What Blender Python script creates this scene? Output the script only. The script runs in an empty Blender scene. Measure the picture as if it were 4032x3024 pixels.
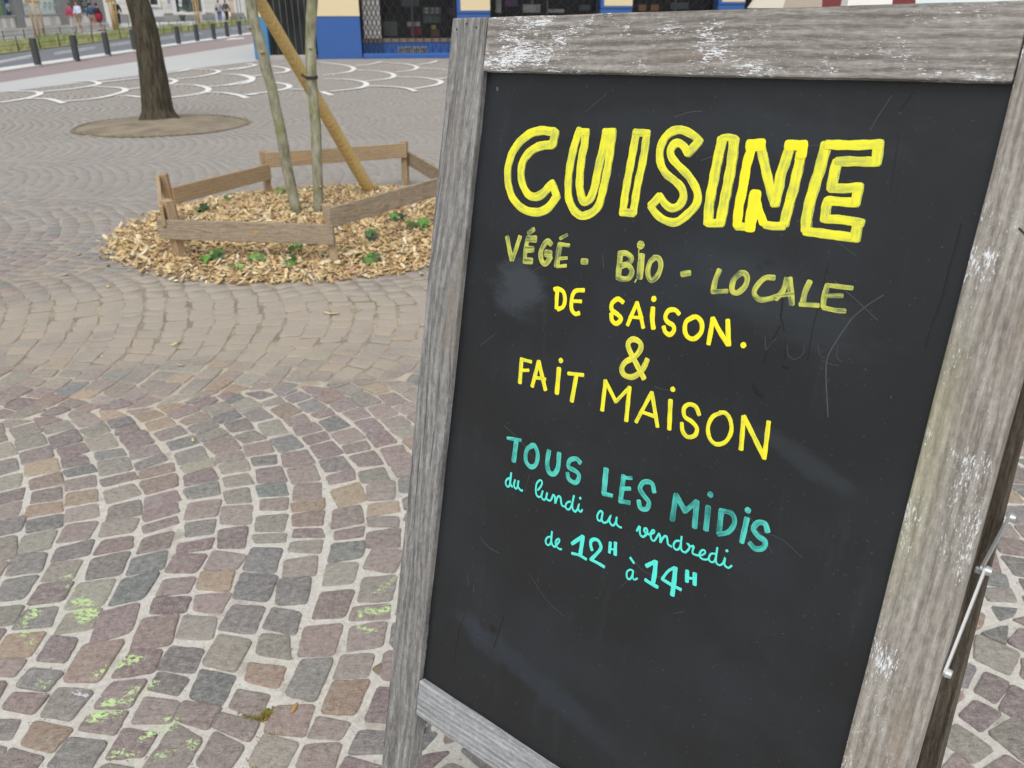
import bpy, bmesh, math, random, json
import numpy as np
from mathutils import Vector, Matrix

random.seed(7)
rng = np.random.default_rng(7)
S = bpy.context.scene
COL = S.collection

# ---------------------------------------------------------------- camera, sky, light, exposure
CAM_H, FPX, CXP, CYP = 1.45, 3240.0, 2016.0, 1512.0        # lens of the phone in pixels of the 4032x3024 frame
PITCH = math.atan(1500.0 / FPX)
cam_data = bpy.data.cameras.new("camera")
cam = bpy.data.objects.new("camera", cam_data)
COL.objects.link(cam)
cam.location = (0, 0, CAM_H)
cam.rotation_euler = (math.pi / 2 - PITCH, 0, 0)
cam_data.sensor_width = 36.0
cam_data.lens = FPX / 4032.0 * 36.0
cam_data.clip_start = 0.05
cam_data.clip_end = 2000
cam_data.dof.use_dof = True
cam_data.dof.focus_distance = 1.02
cam_data.dof.aperture_fstop = 12.0
S.camera = cam

SUN_EL, SUN_AZ = math.radians(58), math.radians(186)
W = bpy.data.worlds.new("World")
S.world = W
W.use_nodes = True
wn, wl = W.node_tree.nodes, W.node_tree.links
wn.clear()
sky = wn.new("ShaderNodeTexSky")
sky.sky_type = 'NISHITA'
sky.sun_disc = False
sky.sun_elevation = SUN_EL
sky.sun_rotation = SUN_AZ
sky.dust_density = 3.0
hs = wn.new("ShaderNodeHueSaturation")
hs.inputs['Saturation'].default_value = 0.16
bg = wn.new("ShaderNodeBackground")
bg.inputs['Strength'].default_value = 0.13
wo = wn.new("ShaderNodeOutputWorld")
wl.new(sky.outputs[0], hs.inputs['Color'])
wl.new(hs.outputs[0], bg.inputs['Color'])
wl.new(bg.outputs[0], wo.inputs['Surface'])
sd = bpy.data.lights.new("sun", 'SUN')
sd.energy = 1.0
sd.angle = math.radians(28)
sd.color = (1.0, 0.975, 0.94)
sun = bpy.data.objects.new("sun", sd)
COL.objects.link(sun)
sdir = Vector((math.sin(SUN_AZ) * math.cos(SUN_EL), math.cos(SUN_AZ) * math.cos(SUN_EL), math.sin(SUN_EL)))
sun.rotation_euler = sdir.to_track_quat('Z', 'Y').to_euler()
sun.location = sdir * 30
S.view_settings.view_transform = 'Standard'
S.view_settings.look = 'None'
S.view_settings.gamma = 1
S.view_settings.use_curve_mapping = False
S.view_settings.exposure = 0.40
S.cycles.max_bounces = 6
S.cycles.use_denoising = True

# ---------------------------------------------------------------- ground geometry of the view (pixel of the photo -> point of the place)
FW = np.array([0, math.cos(PITCH), -math.sin(PITCH)])
UP = np.array([0, math.sin(PITCH), math.cos(PITCH)])
def ray(px, py):
    return FW + np.array([1, 0, 0]) * (px - CXP) / FPX - UP * (py - CYP) / FPX
def gnd(px, py, z=0.0):
    d = ray(px, py); p = d * ((z - CAM_H) / d[2]); return np.array([p[0], p[1], z])
def proj(P):
    P = np.asarray(P, float) - [0, 0, CAM_H]
    zc = P @ FW
    return CXP + FPX * P[..., 0] / zc, CYP - FPX * (P @ UP) / zc

# ---------------------------------------------------------------- helpers
def tag(o, label=None, cat=None, group=None, kind=None):
    if label: o['label'] = label
    if cat: o['category'] = cat
    if group: o['group'] = group
    if kind: o['kind'] = kind
    return o
def link(o, parent=None):
    COL.objects.link(o)
    if parent is not None:
        o.parent = parent
        o.matrix_parent_inverse = parent.matrix_basis.inverted()
    return o
def empty(name, loc, label=None, cat=None, group=None, kind=None):
    o = bpy.data.objects.new(name, None)
    o.empty_display_size = 0.1
    o.location = Vector(loc)
    COL.objects.link(o)
    return tag(o, label, cat, group, kind)
def mesh_obj(name, verts, faces, mat, parent=None, smooth=False, mats=None):
    me = bpy.data.meshes.new(name)
    me.from_pydata([tuple(v) for v in verts], [], [tuple(f) for f in faces])
    if mats:
        for m in mats: me.materials.append(m)
    else:
        me.materials.append(mat)
    if smooth: me.polygons.foreach_set('use_smooth', [True] * len(me.polygons))
    me.update()
    return link(bpy.data.objects.new(name, me), parent)
def np_mesh(name, V, F, mat, parent=None, smooth=False, col=None):
    """V (n,3); F list of arrays (m,k) of faces with k corners"""
    me = bpy.data.meshes.new(name)
    V = np.asarray(V, np.float32)
    me.vertices.add(len(V)); me.vertices.foreach_set('co', V.ravel())
    loops = np.concatenate([f.ravel() for f in F]).astype(np.int32)
    sizes = np.concatenate([np.full(len(f), f.shape[1]) for f in F]).astype(np.int32)
    starts = np.concatenate([[0], np.cumsum(sizes)[:-1]]).astype(np.int32)
    me.loops.add(len(loops)); me.loops.foreach_set('vertex_index', loops)
    me.polygons.add(len(sizes)); me.polygons.foreach_set('loop_start', starts)
    if smooth: me.polygons.foreach_set('use_smooth', np.ones(len(sizes), bool))
    me.materials.append(mat)
    if col is not None:
        a = me.attributes.new('col', 'FLOAT_COLOR', 'POINT')
        c = np.ones((len(V), 4), np.float32); c[:, :3] = col
        a.data.foreach_set('color', c.ravel())
    me.update(calc_edges=True)
    me.validate()
    return link(bpy.data.objects.new(name, me), parent)
def finish(bm, name, mat, parent=None, M=None, smooth=False):
    me = bpy.data.meshes.new(name)
    bm.normal_update(); bm.to_mesh(me); bm.free()
    me.materials.append(mat)
    if smooth:
        for p in me.polygons: p.use_smooth = True
    o = bpy.data.objects.new(name, me)
    if M is not None: o.matrix_basis = M
    return link(o, parent)
def frameM(o, x, y, z):
    M = Matrix.Identity(4)
    for i, a in enumerate((x, y, z)):
        for j in range(3): M[j][i] = a[j]
    for j in range(3): M[j][3] = o[j]
    return M
def block(name, dims, mat, parent=None, M=None, bev=0.0, seg=1, cuts=0, wob=0.0, seed=0):
    """bevelled box centred on its origin, dims along local x,y,z"""
    bm = bmesh.new(); bmesh.ops.create_cube(bm, size=1.0)
    for v in bm.verts: v.co = Vector((v.co.x * dims[0], v.co.y * dims[1], v.co.z * dims[2]))
    if cuts:
        ed = [e for e in bm.edges if abs((e.verts[0].co - e.verts[1].co).normalized().x) > 0.9]
        bmesh.ops.subdivide_edges(bm, edges=ed, cuts=cuts, use_grid_fill=True)
        r = random.Random(seed)
        xs = sorted({round(v.co.x, 5) for v in bm.verts})
        off = {x: (r.uniform(-wob, wob), r.uniform(-wob, wob)) for x in xs}
        for v in bm.verts:
            a, b = off[round(v.co.x, 5)]
            v.co.y += a; v.co.z += b * 0.4
    if bev:
        bmesh.ops.bevel(bm, geom=[e for e in bm.edges if len(e.link_faces) == 2 and e.calc_face_angle(0) > 0.6],
                        offset=bev, segments=seg, affect='EDGES', profile=0.6)
    return finish(bm, name, mat, parent, M)
def tube(name, pts, radii, mat, parent=None, seg=12, rough=0.0, smooth=True, seed=0, cap=True):
    pts = [Vector(p) for p in pts]
    r = random.Random(seed)
    V, F = [], []
    for i, p in enumerate(pts):
        t = (pts[min(i + 1, len(pts) - 1)] - pts[max(i - 1, 0)]).normalized()
        a = t.orthogonal() if abs(t.x) > 0.9 else t.cross(Vector((1, 0, 0)))
        a.normalize(); b = t.cross(a).normalized()
        for k in range(seg):
            q = 2 * math.pi * k / seg
            rr = radii[i] * (1 + rough * math.sin(3 * q + i * 0.7) + r.uniform(-rough, rough) * 0.6)
            V.append(p + (a * math.cos(q) + b * math.sin(q)) * rr)
    for i in range(len(pts) - 1):
        for k in range(seg):
            F.append((i * seg + k, i * seg + (k + 1) % seg, (i + 1) * seg + (k + 1) % seg, (i + 1) * seg + k))
    if cap:
        F.append(tuple(range(seg))[::-1]); F.append(tuple(range((len(pts) - 1) * seg, len(pts) * seg)))
    return mesh_obj(name, V, F, mat, parent, smooth)
def lerp(a, b, t): return a + (b - a) * t
def smooth_path(P, n=6, closed=False):
    P = [np.array(p, float) for p in P]
    if len(P) < 3: 
        return [P[0] + (P[1] - P[0]) * i / n for i in range(n + 1)] if len(P) == 2 else P
    out = []
    for i in range(len(P) - 1):
        p0 = P[i - 1] if i else 2 * P[0] - P[1]
        p1, p2 = P[i], P[i + 1]
        p3 = P[i + 2] if i + 2 < len(P) else 2 * P[-1] - P[-2]
        for k in range(n):
            t = k / n
            out.append(0.5 * ((2 * p1) + (-p0 + p2) * t + (2 * p0 - 5 * p1 + 4 * p2 - p3) * t * t + (-p0 + 3 * p1 - 3 * p2 + p3) * t ** 3))
    out.append(P[-1])
    return out

# ---------------------------------------------------------------- materials
class NT:
    def __init__(s, name, rough=0.8, metal=0.0, spec=0.5):
        s.m = bpy.data.materials.new(name); s.m.use_nodes = True
        s.n, s.l = s.m.node_tree.nodes, s.m.node_tree.links
        s.b = s.n['Principled BSDF']
        s.b.inputs['Roughness'].default_value = rough
        s.b.inputs['Metallic'].default_value = metal
        s.b.inputs['Specular IOR Level'].default_value = spec
    def put(s, i, v):
        if isinstance(v, bpy.types.NodeSocket): s.l.new(v, i)
        elif isinstance(v, (tuple, list)) and i.type == 'RGBA' and len(v) == 3: i.default_value = (*v, 1)
        else: i.default_value = v
    def base(s, v): s.put(s.b.inputs['Base Color'], v); return s
    def set(s, k, v): s.put(s.b.inputs[k], v); return s
    def co(s, k='Object'): return s.n.new('ShaderNodeTexCoord').outputs[k]
    def pos(s): return s.n.new('ShaderNodeNewGeometry').outputs['Position']
    def attr(s, k, o='Color'):
        a = s.n.new('ShaderNodeAttribute'); a.attribute_name = k; return a.outputs[o]
    def rnd(s): return s.n.new('ShaderNodeObjectInfo').outputs['Random']
    def map(s, v, scale=(1, 1, 1), loc=(0, 0, 0), rot=(0, 0, 0)):
        m = s.n.new('ShaderNodeMapping'); s.l.new(v, m.inputs[0])
        m.inputs['Location'].default_value = loc; m.inputs['Scale'].default_value = scale; m.inputs['Rotation'].default_value = rot
        return m.outputs[0]
    def noise(s, v, scale, detail=4, rough=0.55, dist=0.0, o='Fac'):
        n = s.n.new('ShaderNodeTexNoise'); s.l.new(v, n.inputs['Vector'])
        n.inputs['Scale'].default_value = scale; n.inputs['Detail'].default_value = detail
        n.inputs['Roughness'].default_value = rough; n.inputs['Distortion'].default_value = dist
        return n.outputs[o]
    def voro(s, v, scale, o='Distance', feat='F1'):
        n = s.n.new('ShaderNodeTexVoronoi'); n.feature = feat; s.l.new(v, n.inputs['Vector']); n.inputs['Scale'].default_value = scale
        return n.outputs[o]
    def wave(s, v, scale, dist=2, detail=2, dscale=1, typ='BANDS', d='X'):
        n = s.n.new('ShaderNodeTexWave'); n.wave_type = typ
        if typ == 'BANDS': n.bands_direction = d
        s.l.new(v, n.inputs['Vector']); n.inputs['Scale'].default_value = scale
        n.inputs['Distortion'].default_value = dist; n.inputs['Detail'].default_value = detail; n.inputs['Detail Scale'].default_value = dscale
        return n.outputs['Fac']
    def ramp(s, f, stops, interp='LINEAR'):
        r = s.n.new('ShaderNodeValToRGB'); r.color_ramp.interpolation = interp; s.put(r.inputs[0], f)
        e = r.color_ramp.elements
        while len(e) < len(stops): e.new(0.5)
        for i, (p, c) in enumerate(stops):
            e[i].position = p
            c = (c, c, c) if isinstance(c, (int, float)) else c
            e[i].color = (*c, 1)
        return r.outputs[0]
    def mix(s, f, a, b, mode='MIX'):
        m = s.n.new('ShaderNodeMix'); m.data_type = 'RGBA'; m.blend_type = mode
        s.put(m.inputs['Factor'], f); s.put(m.inputs['A'], a) if False else None
        s.put(m.inputs[6], a); s.put(m.inputs[7], b)
        return m.outputs[2]
    def math(s, op, a, b=0.0, c=None, clamp=False):
        m = s.n.new('ShaderNodeMath'); m.operation = op; m.use_clamp = clamp
        s.put(m.inputs[0], a); s.put(m.inputs[1], b)
        if c is not None: s.put(m.inputs[2], c)
        return m.outputs[0]
    def sep(s, v):
        x = s.n.new('ShaderNodeSeparateXYZ'); s.l.new(v, x.inputs[0]); return x.outputs
    def vlen(s, v):
        m = s.n.new('ShaderNodeVectorMath'); m.operation = 'LENGTH'; s.l.new(v, m.inputs[0]); return m.outputs['Value']
    def bump(s, h, strength=0.3, dist=0.01):
        b = s.n.new('ShaderNodeBump'); b.inputs['Strength'].default_value = strength; b.inputs['Distance'].default_value = dist
        s.put(b.inputs['Height'], h); s.l.new(b.outputs[0], s.b.inputs['Normal']); return s
    def step(s, v, lo, hi):  # smooth 0..1
        m = s.n.new('ShaderNodeMapRange'); m.interpolation_type = 'SMOOTHSTEP'
        s.put(m.inputs['Value'], v); m.inputs['From Min'].default_value = lo; m.inputs['From Max'].default_value = hi
        return m.outputs['Result']

def plain(name, c, rough=0.7, metal=0.0, var=0.12, scale=8.0, bump=0.0, spec=0.5):
    t = NT(name, rough, metal, spec)
    p = t.pos()
    n = t.noise(p, scale, 5, 0.6)
    k = t.math('MULTIPLY_ADD', n, 2 * var, 1 - var)
    t.base(t.mix(1.0, c, k, 'MULTIPLY') )
    if bump: t.bump(t.noise(p, scale * 6, 4), bump, 0.003)
    return t.m

def wood(name, dark, mid, light, paint=0.0, green=False, fine=1.0, rings=0.5, blob=None, pscale=1.0, brown=None, cracks=0.5):
    """weathered timber; grain runs along local x"""
    t = NT(name, 0.85, spec=0.25)
    o = t.co('Object')
    r = t.rnd()
    cmb = t.n.new('ShaderNodeCombineXYZ')
    t.put(cmb.inputs[0], t.math('MULTIPLY', r, 7.3)); t.put(cmb.inputs[1], t.math('MULTIPLY', r, 3.1)); t.put(cmb.inputs[2], t.math('MULTIPLY', r, 5.7))
    va = t.n.new('ShaderNodeVectorMath'); va.operation = 'ADD'; t.l.new(o, va.inputs[0]); t.l.new(cmb.outputs[0], va.inputs[1])
    v = va.outputs[0]
    warp = t.noise(t.map(v, (3, 14, 14)), 1.0, 3, 0.5)
    wv = t.n.new('ShaderNodeVectorMath'); wv.operation = 'MULTIPLY_ADD'
    t.l.new(warp, wv.inputs[0]); wv.inputs[1].default_value = (0, 0.030 * rings, 0.018 * rings); t.l.new(v, wv.inputs[2])
    g1 = t.noise(t.map(wv.outputs[0], (15, 210 * fine, 150 * fine)), 1.0, 6, 0.72)
    g2 = t.noise(t.map(wv.outputs[0], (70, 640 * fine, 480 * fine)), 1.0, 3, 0.7)
    rw = t.noise(t.map(v, (2.6, 11, 11)), 1.0, 2, 0.45)
    rg_ = t.math('MULTIPLY_ADD', t.math('SINE', t.math('ADD', t.math('MULTIPLY', t.sep(v)[1], 780 * fine), t.math('MULTIPLY', rw, 30 * rings))), 0.5, 0.5)
    big = t.noise(t.map(v, (5, 12, 12)), 1.0, 3, 0.5)
    f = t.math('ADD', t.math('MULTIPLY', g1, 0.48), t.math('ADD', t.math('MULTIPLY', g2, 0.37), t.math('MULTIPLY', big, 0.12)))
    f = t.math('ADD', f, t.math('MULTIPLY', t.math('SUBTRACT', rg_, 0.5), 0.085))
    c = t.ramp(f, [(0.39, dark), (0.52, mid), (0.65, light)])
    if brown is not None:
        c = t.mix(t.step(t.noise(t.map(v, (3.0, 26, 20)), 1.0, 4, 0.6), 0.54, 0.68), c, brown)
    mott = t.noise(v, 160, 4, 0.7)
    c = t.mix(0.35, c, t.ramp(mott, [(0.35, 0.35), (0.65, 0.72)]), 'OVERLAY')
    cr = t.noise(t.map(wv.outputs[0], (3.0, 300, 200)), 1.0, 2, 0.5)
    crm = t.math('MULTIPLY', t.step(cr, 0.37, 0.30), cracks)
    c = t.mix(crm, c, tuple(x * 0.35 for x in dark))
    h = t.math('SUBTRACT', t.math('ADD', t.math('ADD', t.math('MULTIPLY', g1, 0.7), t.math('MULTIPLY', rg_, 0.15)), t.math('MULTIPLY', g2, 0.5)), t.math('MULTIPLY', crm, 0.7))
    if paint > 0:
        pn = t.noise(t.map(v, (16 * pscale, 26 * pscale, 26)), 1.0, 3, 0.6)
        fine_n = t.noise(t.map(v, (150, 700, 500)), 1.0, 3, 0.8)
        m = t.math('ADD', t.math('MULTIPLY', pn, 0.95), t.math('MULTIPLY', fine_n, 1.15))
        if blob:
            y = t.sep(o)[1]
            m = t.math('ADD', m, t.math('MULTIPLY', t.step(y, blob[0], blob[1]), blob[2]))
            x = t.sep(o)[0]
            m = t.math('SUBTRACT', m, t.math('MULTIPLY', t.step(x, blob[3], blob[4]), 0.10))
        mk = t.step(m, 1.30 - paint, 1.345 - paint)
        c = t.mix(mk, c, (0.72, 0.74, 0.76))
        h = t.math('ADD', h, t.math('MULTIPLY', mk, 0.35))
    if green:
        x = t.sep(o)[0]
        gm = t.math('MULTIPLY', t.math('MULTIPLY', t.step(x, 0.18, 0.32), t.step(x, 0.52, 0.40)), t.step(t.sep(o)[1], -0.005, 0.028))
        c = t.mix(t.math('MULTIPLY', gm, 0.28), c, (0.42, 0.42, 0.22))
    t.base(c).bump(h, 0.55, 0.0012)
    return t.m

MAT = {}
MAT['frame_top'] = wood('weathered wood with paint traces', (0.15, 0.135, 0.122), (0.275, 0.255, 0.236), (0.40, 0.38, 0.355), paint=0.088, blob=(0.016, -0.03, 0.10, -0.1, 0.28), fine=0.9, brown=(0.21, 0.175, 0.15), cracks=0.25)
MAT['frame_right'] = wood('weathered wood with white streaks', (0.175, 0.158, 0.138), (0.30, 0.28, 0.25), (0.42, 0.395, 0.36), paint=0.06, green=1, brown=(0.26, 0.215, 0.17), cracks=0.3, blob=(0.0, 0.028, 0.05, -0.05, -0.5), fine=0.8)
MAT['frame_left'] = wood('weathered grey blue wood', (0.125, 0.121, 0.116), (0.235, 0.231, 0.225), (0.37, 0.366, 0.36), paint=0.0, brown=(0.215, 0.195, 0.17), cracks=0.8, fine=0.7, rings=1.6)
MAT['frame_low'] = wood('pale weathered wood', (0.20, 0.205, 0.21), (0.33, 0.34, 0.35), (0.44, 0.45, 0.46), cracks=0.2, brown=(0.30, 0.25, 0.19))
MAT['frame_shaded'] = wood('shaded brown wood', (0.045, 0.036, 0.027), (0.09, 0.074, 0.056), (0.16, 0.14, 0.115), cracks=0.6)  # back leaf: its shade is put into the wood colour
MAT['guard'] = wood('brown fence wood', (0.29, 0.21, 0.13), (0.40, 0.30, 0.19), (0.48, 0.38, 0.26), cracks=0.12, fine=0.4, brown=(0.48, 0.29, 0.14))
MAT['guard_grey'] = wood('greyed fence wood', (0.22, 0.175, 0.125), (0.34, 0.275, 0.20), (0.43, 0.365, 0.28), cracks=0.25, fine=0.4, rings=1.4)
MAT['stake'] = wood('yellow stake wood', (0.40, 0.28, 0.11), (0.53, 0.39, 0.16), (0.62, 0.48, 0.23), cracks=0.3, fine=0.45, rings=0.25)
MAT['far_stake'] = plain('pale stake wood', (0.50, 0.34, 0.17), 0.8, var=0.2, scale=6)
MAT['end_grain'] = plain('end grain', (0.42, 0.27, 0.13), 0.85, var=0.3, scale=60)

def dust_mask(t, p):
    """tan dust trodden out of the wood chip bed over the cobbles in front of it"""
    v = t.map(p, (1 / 1.75, 1 / 0.90, 0), loc=(1.30 / 1.75, -4.05 / 0.90, 0))
    d = t.vlen(v)
    d = t.math('ADD', d, t.math('MULTIPLY', t.math('SUBTRACT', t.noise(p, 2.2, 5, 0.65), 0.5), 1.9))
    return t.math('MULTIPLY', t.step(d, 1.3, 0.5), 0.76)
def stone_mat():
    t = NT('porphyry cobble', 0.78, spec=0.35)
    p = t.pos(); c = t.attr('col')
    n1 = t.noise(p, 60, 5, 0.7); n2 = t.noise(p, 420, 3, 0.75)
    n0 = t.noise(p, 9, 3, 0.6)
    lay = t.noise(t.map(p, (60, 190, 100), rot=(0, 0, 0.35)), 1.0, 4, 0.7)
    k = t.math('ADD', t.math('MULTIPLY', n1, 0.75), t.math('ADD', t.math('MULTIPLY', lay, 0.35), t.math('MULTIPLY', n2, 1.0)))
    c = t.mix(1.0, c, t.ramp(t.math('MULTIPLY', k, 0.5), [(0.40, 0.38), (0.50, 0.90), (0.62, 1.0)]), 'MULTIPLY')
    c = t.mix(t.math('MULTIPLY', t.step(k, 1.04, 1.22), 0.55), c, (0.50, 0.46, 0.43))
    c = t.mix(t.math('MULTIPLY', t.step(n2, 0.69, 0.73), 0.65), c, (0.62, 0.60, 0.57))
    c = t.mix(t.math('MULTIPLY', t.step(n0, 0.54, 0.72), 0.30), c, (0.40, 0.37, 0.33))
    c = t.mix(dust_mask(t, p), c, (0.46, 0.40, 0.32))
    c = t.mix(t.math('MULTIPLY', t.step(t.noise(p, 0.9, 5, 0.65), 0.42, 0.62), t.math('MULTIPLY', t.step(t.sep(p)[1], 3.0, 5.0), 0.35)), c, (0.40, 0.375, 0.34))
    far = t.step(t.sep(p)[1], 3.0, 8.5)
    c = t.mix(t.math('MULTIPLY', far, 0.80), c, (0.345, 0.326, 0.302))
    t.base(c)
    t.bump(t.math('ADD', t.math('MULTIPLY', n1, 1.0), t.math('ADD', t.math('MULTIPLY', lay, 0.8), t.math('MULTIPLY', n2, 0.5))), 0.95, 0.006)
    return t.m
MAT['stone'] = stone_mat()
def mortar_mat():
    t = NT('mortar joints', 0.95, spec=0.2)
    p = t.pos()
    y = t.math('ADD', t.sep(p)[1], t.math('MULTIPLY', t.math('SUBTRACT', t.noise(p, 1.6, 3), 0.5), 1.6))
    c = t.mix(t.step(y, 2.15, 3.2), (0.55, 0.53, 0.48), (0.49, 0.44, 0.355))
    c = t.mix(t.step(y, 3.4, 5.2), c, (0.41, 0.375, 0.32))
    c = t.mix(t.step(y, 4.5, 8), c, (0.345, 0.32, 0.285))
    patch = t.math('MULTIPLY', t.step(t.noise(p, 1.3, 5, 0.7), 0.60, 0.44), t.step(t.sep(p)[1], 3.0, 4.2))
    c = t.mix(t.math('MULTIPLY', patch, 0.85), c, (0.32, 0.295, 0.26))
    c = t.mix(0.5, c, t.ramp(t.noise(p, 90, 5, 0.75), [(0.3, 0.28), (0.7, 0.72)]), 'OVERLAY')
    c = t.mix(t.math('MULTIPLY', t.step(t.noise(p, 4.2, 5, 0.75), 0.53, 0.68), 0.62), c, (0.27, 0.24, 0.19))
    c = t.mix(t.step(t.noise(p, 120, 3, 0.65), 0.66, 0.70), c, (0.17, 0.155, 0.13))
    c = t.mix(dust_mask(t, p), c, t.ramp(t.noise(t.map(p, (2.2, 7, 1)), 1.0, 4, 0.65), [(0.42, (0.19, 0.155, 0.11)), (0.60, (0.40, 0.34, 0.25))]))
    t.base(c).bump(t.math('ADD', t.noise(p, 70, 5, 0.7), t.math('MULTIPLY', t.noise(p, 300, 3), 0.5)), 0.8, 0.004)
    return t.m
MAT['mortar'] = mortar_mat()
MAT['line_paint'] = plain('worn white road paint', (0.74, 0.74, 0.72), 0.8, var=0.2, scale=30)
MAT['asphalt'] = plain('grey asphalt', (0.155, 0.17, 0.19), 0.9, var=0.12, scale=1.2, bump=0.2)
MAT['red_path'] = plain('red brown asphalt path', (0.29, 0.235, 0.235), 0.9, var=0.1, scale=1.0)
MAT['pale_pave'] = plain('pale concrete pavement', (0.47, 0.48, 0.48), 0.85, var=0.08, scale=0.8)
MAT['kerb'] = plain('pale granite kerb', (0.62, 0.62, 0.61), 0.8, var=0.1, scale=4)
MAT['ground'] = plain('grey ground', (0.32, 0.31, 0.29), 0.9)
MAT['bollard'] = plain('dark grey painted metal', (0.045, 0.05, 0.052), 0.5, var=0.1)
MAT['soil'] = plain('dry sandy soil', (0.235, 0.195, 0.14), 0.95, var=0.75, scale=3.2, bump=0.7)
MAT['soil_rim'] = plain('dark rim of soil', (0.19, 0.155, 0.11), 0.95, var=0.3, scale=12)
MAT['zinc'] = plain('zinc plated steel', (0.50, 0.51, 0.51), 0.42, 0.8, var=0.12, scale=60)
MAT['black'] = plain('black rubber', (0.02, 0.02, 0.02), 0.6)

def bark(name, c1, c2, c3, vs=20, hs=60, bump=0.8, green=None, lum=1):
    t = NT(name, 0.9, spec=0.2)
    p = t.pos()
    n = t.noise(t.map(p, (hs, hs, vs)), 1.0, 5, 0.65)
    c = t.ramp(n, [(0.36, c1), (0.5, c2), (0.66, c3)])
    if green:
        c = t.mix(t.step(t.noise(t.map(p, (14, 14, 5)), 1, 4, 0.6), 0.50, 0.66), c, green)
    c = t.mix(t.math('MULTIPLY', t.step(t.noise(p, 22, 4, 0.7), 0.60, 0.70), 0.5), c, c1)
    t.base(c).bump(n, bump, 0.012 * lum)
    return t.m
MAT['old_bark'] = bark('dark tree bark', (0.030, 0.025, 0.018), (0.066, 0.056, 0.040), (0.110, 0.096, 0.070), 5, 34, 1.0, (0.080, 0.072, 0.042))
MAT['young_bark'] = bark('smooth green grey bark', (0.18, 0.17, 0.115), (0.29, 0.285, 0.205), (0.38, 0.375, 0.29), 9, 22, 0.35, (0.225, 0.24, 0.10), 0.4)

def attr_mat(name, rough=0.85, scale=120, bump=0.4):
    t = NT(name, rough, spec=0.3); p = t.pos()
    c = t.mix(0.5, t.attr('col'), t.ramp(t.noise(p, scale, 4, 0.65), [(0.3, 0.3), (0.7, 0.72)]), 'OVERLAY')
    t.base(c).bump(t.noise(p, scale * 2, 3), bump, 0.001)
    return t.m
MAT['chips'] = attr_mat('wood chips')
MAT['chip_bed'] = plain('packed wood chips', (0.33, 0.22, 0.11), 0.95, var=0.4, scale=45, bump=1.0)
def leaf_mat():
    t = NT('ivy leaf', 0.4, spec=0.5); p = t.pos()
    c = t.ramp(t.rnd(), [(0.0, (0.022, 0.065, 0.018)), (0.45, (0.075, 0.19, 0.03)), (0.75, (0.15, 0.32, 0.05)), (1.0, (0.022, 0.06, 0.03))])
    c = t.mix(0.4, c, t.ramp(t.noise(p, 90, 3), [(0.3, 0.35), (0.7, 0.7)]), 'OVERLAY')
    t.base(c); t.b.inputs['Subsurface Weight'].default_value = 0.0
    return t.m
MAT['leaf'] = leaf_mat()
MAT['stem'] = plain('brown stem', (0.16, 0.12, 0.05), 0.8)
def grass_mat(name, a, b):
    t = NT(name, 0.7, spec=0.3); p = t.pos()
    t.base(t.ramp(t.noise(p, 3.0, 4, 0.7), [(0.35, a), (0.65, b)]))
    return t.m
MAT['grass'] = grass_mat('street grass', (0.20, 0.27, 0.08), (0.46, 0.44, 0.24))
MAT['moss'] = grass_mat('moss and dry bits', (0.10, 0.19, 0.02), (0.30, 0.20, 0.06))

def board_mat():
    t = NT('blackboard', 0.50, spec=0.5)
    o = t.co('Object'); x, y, z = t.sep(o)
    
    n = t.noise(t.map(o, (2.2, 3.0, 1), rot=(0, 0, 0.5)), 1.6, 5, 0.6)
    c = t.mix(t.step(n, 0.42, 0.72), (0.0045, 0.0056, 0.0074), (0.0105, 0.0145, 0.0200))
    # wiped chalk smudges
    def ell(cx, cy, rx, ry, rot, amt, col, c):
        v = t.map(o, (1, 1, 0), loc=(-cx, -cy, 0))
        v = t.map(v, (1 / rx, 1 / ry, 0), rot=(0, 0, 0)) if not rot else t.map(t.map(v, rot=(0, 0, rot)), (1 / rx, 1 / ry, 0))
        d = t.math('ADD', t.vlen(v), t.math('MULTIPLY', t.math('SUBTRACT', t.noise(t.map(o, (1, 2.2, 1)), 22, 5, 0.7), 0.5), 1.5))
        return t.mix(t.math('MULTIPLY', t.step(d, 1.0, 0.35), amt), c, col)
    c = ell(0.088, -0.245, 0.052, 0.044, 0, 0.75, (0.040, 0.050, 0.062), c)
    c = ell(0.205, -0.735, 0.19, 0.024, 0.22, 0.38, (0.022, 0.032, 0.046), c)
    c = ell(0.085, -0.715, 0.06, 0.022, 0.5, 0.35, (0.026, 0.034, 0.052), c)
    c = ell(0.455, -0.345, 0.075, 0.016, 0.32, 0.5, (0.026, 0.033, 0.041), c)
    c = ell(0.40, -0.20, 0.13, 0.04, 0.3, 0.45, (0.024, 0.031, 0.038), c)
    c = ell(0.30, -0.05, 0.26, 0.03, 0.0, 0.3, (0.026, 0.034, 0.043), c)
    # dry smears, scuffs, dark wet marks
    sm = t.noise(t.map(o, (40, 6, 1), rot=(0, 0, 0.1)), 1.0, 4, 0.7)
    c = t.mix(t.math('MULTIPLY', t.step(sm, 0.55, 0.75), 0.25), c, (0.030, 0.034, 0.038))
    dk = t.noise(o, 22, 3, 0.6)
    c = t.mix(t.math('MULTIPLY', t.step(dk, 0.67, 0.70), 0.7), c, (0.006, 0.007, 0.008))
    fl = t.noise(o, 330, 2, 0.6)
    c = t.mix(t.math('MULTIPLY', t.step(fl, 0.715, 0.74), 0.45), c, (0.16, 0.16, 0.155))
    t.base(c)
    t.set('Roughness', t.math('MULTIPLY_ADD', n, 0.25, 0.36))
    t.bump(t.noise(o, 240, 3), 0.10, 0.0006)
    return t.m
MAT['board'] = board_mat()
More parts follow.
